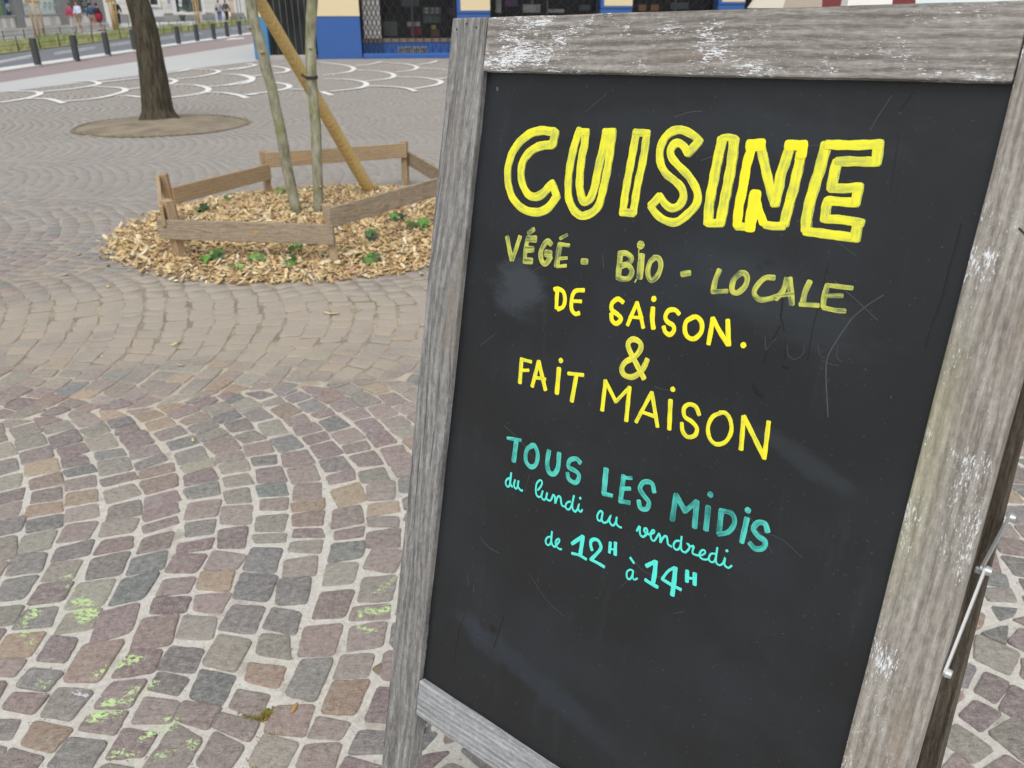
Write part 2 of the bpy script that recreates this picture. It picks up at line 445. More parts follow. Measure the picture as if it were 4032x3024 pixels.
def pen(name, full, thin, bias, streak=1.0):
    """paint pen: covers fully where it pooled, thinner where the nib dragged"""
    t = NT(name, 0.42, spec=0.5)
    uv = t.attr('UVMap', 'Vector')
    s = t.noise(t.map(uv, (22, 320, 1)), 1.0, 3, 0.6)
    b = t.noise(t.map(uv, (45, 55, 1)), 1.0, 3, 0.6)
    f = t.math('ADD', t.math('MULTIPLY', s, 0.6 * streak), t.math('MULTIPLY', b, 0.75))
    f = t.math('ADD', f, bias)
    e = t.math('ABSOLUTE', t.sep(t.attr('Across', 'Vector'))[0])
    f = t.math('ADD', f, t.math('MULTIPLY', t.step(e, 0.62, 0.95), 0.055))
    mid = tuple(a * 0.55 + b * 0.45 for a, b in zip(full, thin))
    t.base(t.ramp(f, [(0.56, thin), (0.66, mid), (0.76, full)]))
    t.bump(s, 0.15, 0.0004)
    return t.m
Y1, Y2 = (0.85, 0.80, 0.018), (0.60, 0.62, 0.065)
MAT['pen'] = {
    'Y': pen('yellow paint pen', (0.82, 0.79, 0.03), (0.50, 0.53, 0.075), 0.02),
    'B': pen('bright yellow paint pen', (0.90, 0.80, 0.012), (0.74, 0.70, 0.03), 0.12),
    'C': pen('lemon paint pen', (0.84, 0.78, 0.02), (0.52, 0.52, 0.06), 0.06),
    'P': pen('pale yellow paint pen', (0.80, 0.75, 0.05), (0.46, 0.46, 0.07), 0.0),
    'O': pen('olive yellow paint pen', (0.56, 0.58, 0.085), (0.125, 0.165, 0.075), 0.0),
    'T': pen('teal paint pen', (0.08, 0.58, 0.49), (0.022, 0.27, 0.24), 0.0),
    'D': pen('dark teal paint pen', (0.055, 0.45, 0.39), (0.012, 0.16, 0.145), -0.01),
    'S': pen('turquoise paint pen', (0.085, 0.76, 0.66), (0.06, 0.58, 0.50), 0.1),
}
MAT['scratch'] = plain('pale scratch', (0.055, 0.06, 0.065), 0.8)
MAT['ghost'] = plain('wiped ghost writing', (0.030, 0.036, 0.043), 0.7)
MAT['drip'] = plain('dark wet run', (0.0022, 0.0024, 0.003), 0.35)
MAT['lint'] = plain('dust speck', (0.10, 0.096, 0.088), 0.8)
MAT['chalk'] = plain('lime green chalk', (0.50, 0.67, 0.31), 0.95, var=0.15, scale=200)
MAT['chalk_white'] = plain('white chalk', (0.62, 0.62, 0.66), 0.95)

# ================================================================ chalkboard sign
SR = np.array([[0.7596, -0.1194, 0.6393], [-0.6496, -0.1857, 0.7372], [0.0306, -0.9753, -0.2186]])
_e = SR[:, 0] / np.linalg.norm(SR[:, 0]); _d = SR[:, 1] - _e * (SR[:, 1] @ _e); _d /= np.linalg.norm(_d); _n = np.cross(_e, _d)
ST = np.array([-0.0348, 1.0469, 1.3773])          # inner top-left corner of the frame, front face
BW, BH, WL, WR, TR, RC = 0.5594, 0.8293, 0.0589, 0.0607, 0.0599, 0.0095
THK = 0.026
def bp(a, b, c=0.0): return ST + _e * a + _d * b + _n * c
LEG = (ST[2] + TR * 0.9753) / 0.9753 - 0.002       # length of a leg from the top edge to the ground
sign = empty('chalkboard_sign', (0.35, 0.75, 0), 'folding A-board with weathered wood frame and hand painted yellow and turquoise menu notice', 'sign')
def stile(name, a0, a1, mat, seed, label=None):
    M = frameM(bp((a0 + a1) / 2, -TR + LEG / 2, THK / 2), -_d, -_e, -_n)
    o = block(name, (LEG, a1 - a0, THK), mat, sign, M, 0.0028, 2, 22, 0.0007, seed)
    if label: o['label'] = label
    return o
stile('stile', -WL, -0.0006, MAT['frame_left'], 1)
stile('stile', BW + 0.0022, BW + WR, MAT['frame_right'], 2, 'broad stile with white paint streaks')
block('top_rail', (BW, TR, THK), MAT['frame_top'], sign, frameM(bp(BW / 2 + 0.0008, -TR / 2 + 0.0006, THK / 2 - 0.0012), _e, -_d, -_n), 0.0022, 2, 16, 0.0004, 3)
RB = 0.056
block('bottom_rail', (BW, RB, THK), MAT['frame_low'], sign, frameM(bp(BW / 2 + 0.0008, BH + RB / 2, THK / 2), _e, -_d, -_n), 0.002, 2, 16, 0.0005, 4)
# blackboard panel: local x to the right, y up, z towards the reader, origin at its top-left corner
BM = frameM(bp(0, 0, RC), _e, -_d, -_n)
bv, bf = [], []
nx, ny = 14, 20
for zf in (0.0, -0.004):
    for j in range(ny + 1):
        for i in range(nx + 1):
            x = -0.01 + (BW + 0.02) * i / nx; y = 0.01 - (BH + 0.02) * j / ny
            bv.append((x, y, zf))
N1 = (nx + 1) * (ny + 1)
for j in range(ny):
    for i in range(nx):
        a = j * (nx + 1) + i
        bf.append((a, a + nx + 1, a + nx + 2, a + 1)); bf.append((N1 + a, N1 + a + 1, N1 + a + nx + 2, N1 + a + nx + 1))
rimi = [i for i in range(nx + 1)] + [j * (nx + 1) + nx for j in range(1, ny + 1)] + [ny * (nx + 1) + i for i in range(nx - 1, -1, -1)] + [j * (nx + 1) for j in range(ny - 1, 0, -1)]
for q in range(len(rimi)):
    a, b = rimi[q], rimi[(q + 1) % len(rimi)]
    bf.append((a, b, N1 + b, N1 + a))
me = bpy.data.meshes.new('blackboard'); me.from_pydata(bv, [], bf); me.materials.append(MAT['board'])
board = bpy.data.objects.new('blackboard', me); board.matrix_basis = BM
COL.objects.link(board); board.parent = sign; board.matrix_parent_inverse = sign.matrix_basis.inverted()

def ribbon(P, w, z0, taper=0.0, steps=6, jit=0.05, seed=0):
    """a painted stroke on the board: centre line P (mm), width w (mm), slightly domed film of paint"""
    r = random.Random(seed)
    if len(P) == 1:
        V, F, U = [(P[0][0], P[0][1], z0 + 0.00022)], [], [(0, 0, 0)]
        K = 18
        for k in range(K):
            q = 2 * math.pi * k / K; rr = w / 2 * (1 + r.uniform(-0.07, 0.07))
            V.append((P[0][0] + math.cos(q) * rr, P[0][1] + math.sin(q) * rr, z0)); U.append((math.cos(q) * rr / 1000, math.sin(q) * rr / 1000, 1))
        for k in range(K): F.append((0, 1 + k, 1 + (k + 1) % K))
        return V, F, U
    Q = np.array(smooth_path(P, steps))
    L = np.concatenate([[0], np.cumsum(np.linalg.norm(np.diff(Q, axis=0), axis=1))])
    n = max(6, int(L[-1] / 1.6))
    s = np.linspace(0, L[-1], n)
    Q = np.stack([np.interp(s, L, Q[:, 0]), np.interp(s, L, Q[:, 1])], 1)
    T = np.gradient(Q, axis=0); T /= np.linalg.norm(T, axis=1)[:, None] + 1e-9
    # rounded ends
    cd = np.array([0.30, 0.25, 0.15]) * w; cw = [0.42, 0.72, 0.93]
    Q = np.vstack([Q[0] - np.outer(cd, T[0]), Q, Q[-1] + np.outer(cd[::-1], T[-1])])
    T = np.vstack([[T[0]] * 3, T, [T[-1]] * 3]); s = np.concatenate([-cd, s, L[-1] + cd[::-1]])
    n = len(Q)
    ph = r.uniform(0, 9)
    V, F, U = [], [], []
    for i in range(n):
        nn = np.array([-T[i][1], T[i][0]])
        ww = w / 2 * (1 + jit * math.sin(s[i] * 0.35 + ph) + r.uniform(-jit, jit) * 0.6)
        if i < 3: ww *= cw[i]
        if i > n - 4: ww *= cw[n - 1 - i]
        if taper: ww *= 1 - taper * i / (n - 1)
        for k, f in enumerate((-1, -0.72, 0, 0.72, 1)):
            p = Q[i] + nn * ww * f
            V.append((p[0], p[1], z0 + (0, 0.00016, 0.00012, 0.00016, 0)[k])); U.append((s[i] / 1000, f * ww / 1000, f))
    for i in range(n - 1):
        for k in range(4):
            a = i * 5 + k
            F.append((a, a + 1, a + 6, a + 5))
    return V, F, U
WSC = 1.07
OFFS = [0.0, 0.0]
def paint_obj(name, strokes, mat, zbase, parent, seed=0):
    V, F, U = [], [], []
    for q, st in enumerate(strokes):
        P = [(st[1 + 2 * i] + OFFS[0], -st[2 + 2 * i] - OFFS[1]) for i in range((len(st) - 1) // 2)]
        v, f, u = ribbon(P, st[0] * WSC, zbase + q * 0.00006, seed=seed * 31 + q)
        o = len(V)
        V += [(a / 1000, b / 1000, c) for a, b, c in v]; U += [(uu[0] + q * 0.37 + seed * 0.113, uu[1] + q * 0.019, uu[2]) for uu in u]
        F += [tuple(i + o for i in ff) for ff in f]
    me = bpy.data.meshes.new(name); me.from_pydata(V, [], F); me.materials.append(mat)
    me.polygons.foreach_set('use_smooth', [True] * len(me.polygons))
    uvl = me.uv_layers.new(name='UVMap')
    uv2 = me.uv_layers.new(name='Across')
    uvl = me.uv_layers['UVMap']
    for l in me.loops: uvl.data[l.index].uv = U[l.vertex_index][:2]; uv2.data[l.index].uv = (U[l.vertex_index][2], 0)
    ob = bpy.data.objects.new(name, me)
    COL.objects.link(ob); ob.parent = parent; 
    return ob
STROKES = json.loads('''[["Y",[[8.7,111.5,63.1,93.4,62.5,78.5,65.7,65.7,73.4,54.8,85.4,49.0,100.1,48.6,115.8,52.9,129.9,60.4,141.3,71.5,149.8,85.0,154.3,97.6,154.6,110.9,150.7,120.1,142.0,126.1,132.6],[8.7,110.8,76.8,96.1,79.0,84.5,83.3,74.8,91.0,69.3,100.9,69.1,112.8,72.8,123.2,79.8,132.1,86.9,136.7,96.3,136.9,104.9,132.5,111.4,125.9,117.3,120.1],[9.8,111.7,62.6,111.1,76.8],[8.9,116.4,119.3,125.7,132.3]]],["Y",[[8.6,145.9,58.9,141.4,75.9,139.3,92.9,139.3,110.0,141.0,124.7,144.4,135.8,151.9,145.4,161.4,150.6,168.5,150.3,177.7,145.8,184.7,138.2,187.0,127.9,189.0,107.7,190.0,86.7,189.5,57.5],[8.7,154.3,60.1,154.8,75.0,153.6,88.4,154.1,104.1,155.7,117.5,158.9,127.4,164.5,135.4,169.9,133.6,174.4,126.9,176.6,115.5,177.9,95.4,180.5,75.4,181.2,58.0],[6.6,143.9,61.0,157.2,60.3],[6.5,179.0,59.0,191.6,57.9]]],["Y",[[8.3,219.7,56.3,218.5,86.6,217.3,115.9,217.6,141.1],[8.2,232.8,56.6,233.1,82.3,231.0,112.4,230.8,139.5],[6.9,217.7,57.5,234.8,57.2],[7.6,215.9,141.1,231.5,139.8]]],["Y",[[7.5,294.7,61.7,289.2,57.3,280.3,53.5,270.5,51.5,261.3,53.9,254.6,60.5,251.4,69.4,251.9,78.8,255.5,87.9,263.2,96.1,274.1,101.9,282.3,107.3,286.6,114.2,286.6,120.4,283.0,126.6,275.6,129.5,267.6,126.2,259.5,119.1],[7.6,294.1,61.3,289.4,67.3,284.0,74.1],[7.5,284.2,73.8,278.3,67.6,271.7,64.5,266.1,66.4,263.6,72.2,266.0,78.7,273.2,84.9,282.8,91.3,291.2,97.7,298.6,105.7,303.0,113.5,303.3,120.7,299.4,128.3,292.6,135.9,285.3,142.1,278.3,143.7,268.2,142.1,258.5,137.3,251.0,130.5],[7.8,250.8,129.9,259.5,119.3]]],["Y",[[9.1,318.7,57.9,317.8,78.8,317.3,98.8,317.2,119.1,319.3,139.4],[9.4,331.5,57.1,333.2,77.5,333.3,100.3,332.8,120.4,332.6,137.7],[5.9,318.5,56.8,324.4,55.6,332.7,56.1],[7.1,318.3,139.3,334.0,137.7]]],["Y",[[8.5,400.1,59.2,400.5,75.0,399.8,95.7,398.4,113.0,397.5,130.5],[8.4,360.1,62.0,365.9,74.9,372.3,88.8,378.6,101.7,384.6,113.1],[8.7,384.6,113.1,385.3,99.1,385.2,83.8,387.5,70.4,388.5,58.1],[6.9,350.3,138.3,363.8,138.0],[6.8,397.3,132.0,386.3,133.7,378.8,133.1]]],["B",[[9.2,352.4,60.6,349.8,79.1,350.2,102.6,349.6,118.5,351.2,137.4],[10.6,348.4,61.8,361.8,60.4],[8.8,386.2,59.2,402.8,58.1],[8.9,401.4,58.2,401.6,67.4],[7.6,377.5,132.0,369.4,118.3,363.6,105.2],[11.2,364.2,105.6,364.2,118.9,364.9,139.1]]],["Y",[[8.6,421.6,55.9,420.4,77.0,418.2,98.6,417.3,117.5,419.2,133.5],[7.8,419.4,134.4,433.6,134.4,447.9,134.4,466.5,134.2],[7.7,464.9,135.3,464.1,121.2],[7.3,467.2,120.8,450.5,120.1,433.7,121.2],[7.6,434.8,122.0,433.4,111.0,434.4,104.4],[7.7,434.0,104.9,446.2,104.5,459.4,103.9],[7.3,458.6,104.4,458.0,90.0],[7.7,459.7,90.3,446.4,92.5,434.4,93.7],[8.0,435.0,94.1,434.2,79.5,435.3,70.3],[7.8,435.4,69.9,447.7,68.9,469.4,67.6],[7.5,468.8,68.5,467.4,52.4],[7.8,468.8,52.7,444.7,55.2,423.1,56.0]]],["O",[[5.9,60.1,189.3,65.5,202.1,71.0,214.8],[5.7,80.0,186.1,76.2,200.5,72.3,214.6]]],["O",[[5.8,91.6,187.1,90.7,202.5,92.0,214.7],[7.5,91.5,186.9,103.8,185.4],[7.3,91.5,199.3,101.9,197.8],[7.3,92.3,212.6,102.1,211.6],[5.5,92.2,180.1,99.7,174.5]]],["O",[[6.2,127.4,188.1,121.9,185.4,116.5,191.7,114.0,200.1,116.7,208.8,122.4,211.9,126.8,207.2,129.2,202.8],[8.0,121.6,199.5,128.6,199.1]]],["O",[[7.2,140.3,186.3,139.5,200.3,139.5,211.3],[4.3,139.7,186.3,153.3,185.9],[3.7,142.4,202.6,152.6,200.3],[3.7,140.3,212.1,152.9,209.1],[3.5,139.3,180.0,148.8,174.3]]],["O",[[6.3,174.1,200.9,180.5,200.1]]],["O",[[6.6,223.0,185.7,224.6,210.1],[5.7,221.2,185.1,229.8,183.3,237.7,187.3,235.0,193.3,226.9,197.8],[5.7,225.7,197.6,234.2,195.3,240.7,200.8,238.8,208.6,231.5,211.3,223.5,210.4]]],["O",[[7.7,249.6,182.7,250.5,194.5,251.3,206.0],[8.7,246.4,172.1],[1.3,245.1,176.0,245.8,183.7],[1.5,247.7,209.0,246.6,212.0]]],["O",[[5.5,265.5,183.0,261.2,188.3,260.1,198.6,264.6,206.6,269.5,204.8,273.6,198.2,274.5,188.9,270.7,182.7,264.9,182.6]]],["O",[[5.6,300.6,194.5,309.1,191.8]]],["O",[[5.4,341.1,183.8,338.8,194.1,338.4,205.4],[4.4,337.6,206.2,353.4,202.7]]],["O",[[5.3,364.1,182.6,358.1,190.8,358.5,201.2,364.6,202.4,370.8,195.1,371.9,187.1,368.3,182.6,363.5,182.8]]],["O",[[4.9,398.4,181.7,389.5,183.5,382.7,193.0,381.8,200.2,388.4,204.8,397.4,202.5,403.4,199.5]]],["O",[[4.9,411.1,180.5,409.7,192.0,404.4,201.2],[5.5,413.6,180.1,417.4,191.9,420.6,203.2],[3.7,404.4,198.3,419.6,193.4]]],["O",[[5.0,433.1,179.5,430.8,189.5,430.6,200.1],[4.1,428.4,201.8,445.5,199.8]]],["O",[[4.8,449.8,180.0,449.1,191.1,450.2,200.1],[4.0,449.8,180.0,460.5,179.4,472.2,178.7],[3.8,450.7,189.8,465.1,187.0],[4.1,450.6,200.9,461.6,201.2,470.4,200.2]]],["B",[[5.1,140.9,238.7,144.6,238.1,145.9,249.5,147.2,259.5],[4.9,144.5,237.1,153.6,239.0,157.7,247.3,156.5,256.2,149.6,260.5]]],["B",[[4.8,181.9,232.4,171.4,234.8,167.5,240.5,167.2,249.6,169.1,257.3,174.7,261.2,179.9,259.2],[3.9,167.4,247.5,180.6,245.6]]],["B",[[5.0,235.5,236.1,228.3,233.8,221.7,240.1,222.9,247.2,231.3,250.7,236.4,254.8,231.4,260.9,225.0,258.6,222.9,251.6]]],["B",[[4.5,253.2,233.5,249.2,246.4,245.7,259.4],[4.5,253.2,233.5,259.2,244.5,265.5,258.2],[3.4,246.6,250.6,262.8,248.0]]],["B",[[5.4,273.4,235.3,274.8,247.1,277.9,256.4],[6.2,272.7,225.6]]],["B",[[4.7,305.0,235.4,299.8,232.3,292.4,234.4,289.7,241.3,293.0,246.2,300.6,248.8,302.4,254.1,298.6,259.1,292.8,257.5,289.8,252.5]]],["B",[[4.8,321.8,235.5,314.7,241.8,315.0,251.4,319.9,257.3,327.5,257.1,333.4,248.9,332.3,239.6,326.2,234.7,321.1,235.7]]],["B",[[4.9,343.5,232.6,343.8,245.3,343.8,259.0],[4.8,343.5,232.6,352.9,243.4,364.5,255.1],[5.0,359.8,231.3,362.5,242.7,365.6,255.2]]],["B",[[5.9,380.9,252.1]]],["P",[[5.9,276.3,312.4,263.8,298.6,252.1,285.1,250.3,278.2,255.8,273.3,264.4,275.1,266.5,281.9,260.9,291.9,250.5,300.2,246.9,308.6,251.5,314.9,261.7,314.6,270.4,307.3,274.6,298.9,276.6,291.5]]],["C",[[5.5,105.5,330.5,107.4,360.2],[4.0,104.2,331.1,120.8,330.7],[3.9,106.4,344.8,118.5,341.8]]],["C",[[5.2,131.8,327.7,126.9,359.7],[5.4,131.8,327.7,147.1,358.8],[3.9,128.6,348.2,145.1,346.3]]],["C",[[6.1,162.6,329.0,164.4,358.7],[6.0,163.8,319.1]]],["C",[[4.1,176.7,331.5,197.7,328.2],[5.4,188.5,329.0,187.1,362.4]]],["C",[[4.9,228.5,327.4,230.0,361.6],[4.5,228.5,327.4,246.1,347.2],[3.9,260.5,326.8,246.1,347.2],[5.0,260.5,326.8,263.1,364.6]]],["C",[[4.3,288.6,325.5,275.5,362.6],[4.5,288.9,325.4,302.4,360.1],[3.9,281.5,349.6,298.1,350.2]]],["C",[[5.0,312.4,327.9,316.7,358.8],[5.6,312.9,315.5]]],["C",[[4.4,347.7,334.0,342.5,326.9,334.7,326.2,329.4,332.0,332.1,340.6,341.2,343.7,348.0,349.0,346.9,357.2,339.1,361.0,332.5,356.4,330.0,348.4]]],["C",[[4.2,371.9,324.9,363.0,331.9,359.9,344.1,364.4,355.5,372.8,359.0,381.9,353.1,385.5,340.8,381.8,329.3,375.5,324.4,369.8,325.5]]],["C",[[4.7,395.5,322.7,399.3,356.2],[4.8,395.8,322.6,424.4,357.3],[4.5,421.6,320.7,424.5,357.9]]],["T",[[4.1,99.0,434.5,120.1,431.0],[6.6,113.4,433.7,113.3,460.5]]],["T",[[5.5,139.9,431.4,131.4,439.7,131.6,453.5,140.2,459.5,147.7,454.1,148.9,441.1,142.7,431.6,137.3,432.6]]],["T",[[6.0,164.5,431.2,164.5,447.5,169.3,457.3,176.8,456.6,181.0,446.7,179.7,429.6]]],["T",[[5.3,211.2,431.3,204.8,428.3,196.1,433.3,196.0,441.8,206.1,443.3,212.4,447.4,209.2,457.0,199.2,456.3,195.5,449.7]]],["T",[[6.6,247.1,427.7,249.0,455.8],[4.7,248.0,457.2,260.1,455.6]]],["T",[[5.9,271.1,427.8,272.2,456.3],[4.0,270.8,430.1,281.5,426.9],[4.4,271.5,443.0,281.9,439.5],[5.0,271.1,458.2,284.0,455.8]]],["T",[[5.2,311.8,432.9,307.3,424.5,297.5,426.3,293.8,434.9,300.3,441.5,307.7,446.9,306.3,455.3,298.6,456.9,294.9,449.7]]],["D",[[5.8,338.0,427.4,338.8,456.3],[6.2,338.1,427.8,352.0,441.2],[5.1,362.8,426.1,352.0,441.2],[6.1,362.8,426.1,365.8,454.4]]],["D",[[5.9,376.5,427.3,378.7,452.5],[6.2,376.4,413.6]]],["D",[[5.8,391.4,425.8,393.4,451.5],[4.9,390.4,426.2,402.7,425.0,407.8,433.5,403.3,445.7,392.9,452.1]]],["T",[[5.5,419.6,424.6,419.1,450.8],[6.4,418.8,415.8]]],["T",[[5.3,442.8,429.9,438.8,423.2,431.6,424.6,428.3,432.6,434.7,438.3,442.4,440.7,442.0,448.2,434.2,452.3,427.7,448.8]]],["S",[[2.5,112.1,483.8,107.0,486.7,104.7,491.7,106.9,495.9,110.5,495.9,112.1,490.0,111.8,477.0],[2.8,111.8,477.0,111.7,487.6,113.6,492.8,116.3,493.9]]],["S",[[2.6,119.2,483.9,118.4,491.1,121.5,494.6,124.1,492.5,124.7,483.4],[2.6,124.7,483.4,124.7,489.8,127.7,492.9,131.2,494.3,132.7,493.0]]],["S",[[2.4,155.9,484.8,159.4,479.5,160.9,474.2,159.4,471.1,156.3,472.2,153.2,476.8,152.7,482.7,153.5,488.0,155.7,492.1,159.6,492.8,162.5,489.7,163.4,483.4]]],["S",[[2.4,163.4,483.4,162.6,490.5,165.6,493.9,168.7,492.8,170.2,487.0,170.8,482.2,170.0,488.7,172.4,491.9,176.6,491.3,178.6,486.5,179.4,482.8]]],["S",[[2.5,179.4,482.8,182.5,484.3,184.3,492.6,184.8,489.9,186.1,483.8,188.9,481.2,191.2,483.6,193.1,489.3,195.3,491.6,198.9,491.3]]],["S",[[2.3,205.6,482.4,201.5,484.7,199.5,489.3,201.0,492.8,204.7,493.0,207.2,488.9,208.3,483.0,209.3,473.5],[2.5,209.3,473.5,208.7,484.5,210.7,490.8,214.6,492.2]]],["S",[[2.3,214.6,492.2,217.2,486.9,217.9,480.4,217.5,486.0,219.4,489.2,222.6,489.2,223.4,486.2],[3.3,218.5,473.5]]],["S",[[2.4,251.6,480.1,249.1,478.4,246.3,481.7,245.0,486.8,247.0,490.7,250.4,490.2,251.5,484.4,251.5,479.8],[2.4,251.5,479.8,251.7,488.1,255.2,491.1,259.5,488.3]]],["S",[[2.3,259.5,488.3,261.5,483.0,262.8,478.7,262.0,485.8,264.7,489.4,268.2,489.6,270.3,485.0,270.8,478.4],[2.4,270.8,478.4,271.1,484.7,273.7,487.5,278.0,488.5,278.9,488.0]]],["S",[[2.4,185.0,536.1,180.5,538.3,178.0,543.3,179.7,547.6,183.5,547.7,186.0,542.6,185.4,529.0],[2.6,185.4,529.0,186.0,539.4,188.3,545.0,192.4,546.7]]],["S",[[2.4,192.4,546.7,195.7,541.3,198.2,536.3,196.8,533.9,193.6,537.2,193.0,541.5,195.9,545.3,199.9,546.5,202.9,545.3]]],["S",[[4.5,216.5,532.7,229.4,518.5],[5.3,229.9,517.9,230.1,527.7,230.2,540.4],[3.3,218.5,544.5,228.7,542.8,239.4,543.8]]],["S",[[4.0,245.1,529.6,242.4,524.4,242.0,519.4,245.7,515.6,251.3,515.0,255.2,518.5,256.3,523.6,251.0,533.5,245.8,541.2],[3.6,245.0,541.5,256.0,542.1,264.9,543.1]]],["S",[[3.8,267.8,511.1,268.7,523.3],[4.3,274.5,508.7,276.6,522.8],[2.2,268.3,518.8,276.4,516.7]]],["S",[[2.5,298.9,484.5,301.4,477.6,302.4,483.1,304.1,487.4,307.8,488.3,311.3,483.8,311.8,479.5,308.8,477.0,307.8,481.1,312.1,483.1,315.4,482.2]]],["S",[[2.2,315.4,482.2,320.0,478.8,319.8,475.7,317.8,476.4,316.2,481.1,318.2,486.9,321.7,487.9,324.2,482.9,326.1,477.3]]],["S",[[2.3,326.1,477.3,328.4,480.4,329.7,487.4,331.5,480.8,334.9,476.5,337.3,480.2,339.1,485.1,343.6,485.9]]],["S",[[2.2,351.6,476.2,347.7,477.7,345.5,482.6,347.3,486.7,351.1,486.8,353.5,481.8,353.1,470.4],[2.3,353.1,470.4,354.2,481.5,356.8,486.1,360.9,486.0]]],["S",[[2.2,360.9,486.0,363.9,480.8,363.5,476.3,360.5,475.5,364.9,477.3,368.9,475.3,368.4,480.6,369.4,484.1,375.0,483.8]]],["S",[[2.1,375.0,483.8,379.4,481.7,382.7,478.0,381.7,475.3,379.1,475.9,376.8,480.4,378.0,484.6,382.6,485.5,386.9,483.5]]],["S",[[2.1,393.7,474.3,389.4,476.1,387.7,481.4,389.5,484.6,393.3,484.2,395.1,479.2,394.8,466.9],[2.1,394.8,466.9,395.5,479.0,397.2,483.8,401.2,484.5,404.3,480.8]]],["S",[[2.1,404.3,480.8,405.3,473.5,405.5,481.1,407.9,483.2,411.0,483.5,413.7,479.7],[3.1,405.6,466.1]]],["S",[[2.2,302.5,532.5,298.9,532.4,295.2,536.9,296.3,543.2,300.1,544.1,302.6,538.0,302.6,532.1],[2.2,302.6,532.1,303.5,540.2,306.1,542.0,309.5,538.8],[2.7,296.4,518.5,302.1,522.9]]],["S",[[4.4,318.0,519.8,327.6,510.5],[5.3,328.0,510.3,329.4,522.5,329.5,534.8],[4.0,319.7,536.2,325.6,537.4,335.8,538.3]]],["S",[[3.0,351.4,508.0,344.7,515.2,339.6,526.4],[3.6,339.3,526.9,351.5,528.6,363.4,529.3],[5.3,352.5,507.9,353.7,520.3,354.8,539.5]]],["S",[[4.5,366.7,505.6,368.5,517.3],[4.8,375.7,504.9,377.8,516.8],[2.7,368.5,513.2,377.0,510.4]]]]''')
r6 = random.Random(6)
for i, (c, st) in enumerate(STROKES):
    if i < 9 and c == 'Y':                       # an older, thinner coat shows beside the new one
        OFFS[:] = [r6.uniform(0.6, 1.6), r6.uniform(-0.4, 0.9)]
        paint_obj('old_coat', st, MAT['pen']['O'], 0.00008, board, 50 + i); OFFS[:] = [0.0, 0.0]
    paint_obj('letter', st, MAT['pen'][c], 0.0003 + (0.0003 if c == 'B' and i < 9 else 0), board, i)
# drips, splashes, old scratches and lint on the board (millimetres from its top-left corner, y down)
r5 = random.Random(5)
def marks(name, lst, mat, z):
    paint_obj(name, lst, mat, z, board, 77)
SCR = [[1.3, 478, 205, 470, 225, 464, 245, 466, 262, 472, 285, 476, 300], [1.0, 500, 180, 488, 192, 478, 205], [0.8, 300, 80, 315, 74, 326, 72],
       [0.7, 455, 175, 480, 190, 500, 203], [0.9, 262, 40, 280, 34, 292, 33], [0.6, 96, 232, 110, 220, 122, 214], [0.6, 150, 40, 175, 20],
       [0.7, 470, 12, 462, 30, 458, 42], [0.5, 330, 330, 350, 352], [0.6, 420, 420, 440, 438, 452, 450], [0.7, 300, 520, 320, 528, 345, 524],
       [0.6, 90, 420, 120, 432, 150, 452], [0.9, 200, 190, 204, 204], [0.5, 160, 596, 190, 618, 220, 628], [0.6, 360, 560, 372, 552], [0.5, 140, 470, 136, 495],
       [0.8, 60, 640, 64, 655], [0.7, 72, 650, 75, 662], [0.5, 410, 130, 440, 136, 470, 150], [0.5, 380, 60, 420, 57]]
for s_ in SCR: marks('scratch', [s_], MAT['scratch'], 0.00012)
for c_, st in json.loads('''[["g",[[1.3,401.0,239.8,404.8,252.0,408.4,243.4,412.7,238.6],[1.1,424.0,242.5,427.3,252.0,434.3,254.3,440.6,247.7,440.0,239.0],[1.1,453.4,237.2,456.4,245.3,461.6,246.6],[1.0,459.8,249.6,468.7,251.2,475.9,250.8],[1.1,470.7,232.1,471.8,243.0,477.4,246.7],[1.1,291.3,318.2,300.3,318.8,312.7,317.0]]],["d",[[1.8,411.0,200.0,412.2,211.8,412.4,216.8,416.0,222.5,418.8,229.6],[1.0,414.0,224.2,410.7,235.1,405.4,254.5,404.8,265.1],[0.9,420.9,236.8,423.8,247.7,423.5,255.5],[0.6,446.5,158.9,445.6,200.3,444.9,220.3,446.1,252.8],[5.4,400.1,288.9,404.0,294.6,409.9,296.4],[4.3,424.4,263.1,428.4,263.4],[0.7,365.5,263.6,371.9,281.1,375.8,293.7]]],["d",[[1.0,487.3,8.8,479.3,23.1],[2.8,548.5,111.7,548.7,127.8,547.8,143.3,547.8,158.9,547.8,170.7],[1.5,547.8,170.7,545.1,191.1,543.7,217.6],[0.8,482.7,42.8,486.3,88.9]]],["d",[[2.1,129.0,670.8,124.5,693.1,119.5,720.2],[11.1,113.8,695.7],[1.0,64.6,695.5,56.5,729.1,52.9,781.1]]],["g",[[1.3,78.7,718.5,89.5,720.2,99.8,718.7],[1.0,86.6,721.7,87.3,733.5]]],["g",[[1.2,60.5,308.3,36.8,329.3],[1.0,408.1,440.3,452.1,432.1,481.5,443.2],[1.0,291.0,557.6,302.0,539.5,307.4,530.6],[1.7,74.1,578.9,87.9,587.4,109.6,588.7]]]]'''):
    for s_ in st: marks('ghost_stroke' if c_ == 'g' else 'dark_run', [s_], MAT['ghost'] if c_ == 'g' else MAT['drip'], 0.00014)
lint = []
for _ in range(520):
    x, y = r5.uniform(8, 552), r5.uniform(8, 822)
    a = r5.gauss(-0.9, 0.9); l = r5.uniform(0.7, 3.2); k = r5.uniform(-0.7, 0.7) * l
    lint.append([r5.uniform(0.14, 0.34), round(x, 1), round(y, 1), x + l * math.cos(a) / 2 - k * .4, y + l * math.sin(a) / 2 + k * .4, x + l * math.cos(a), y + l * math.sin(a)])
marks('dust_specks', lint, MAT['lint'], 0.0001)
COL.objects['dust_specks']['kind'] = 'stuff'
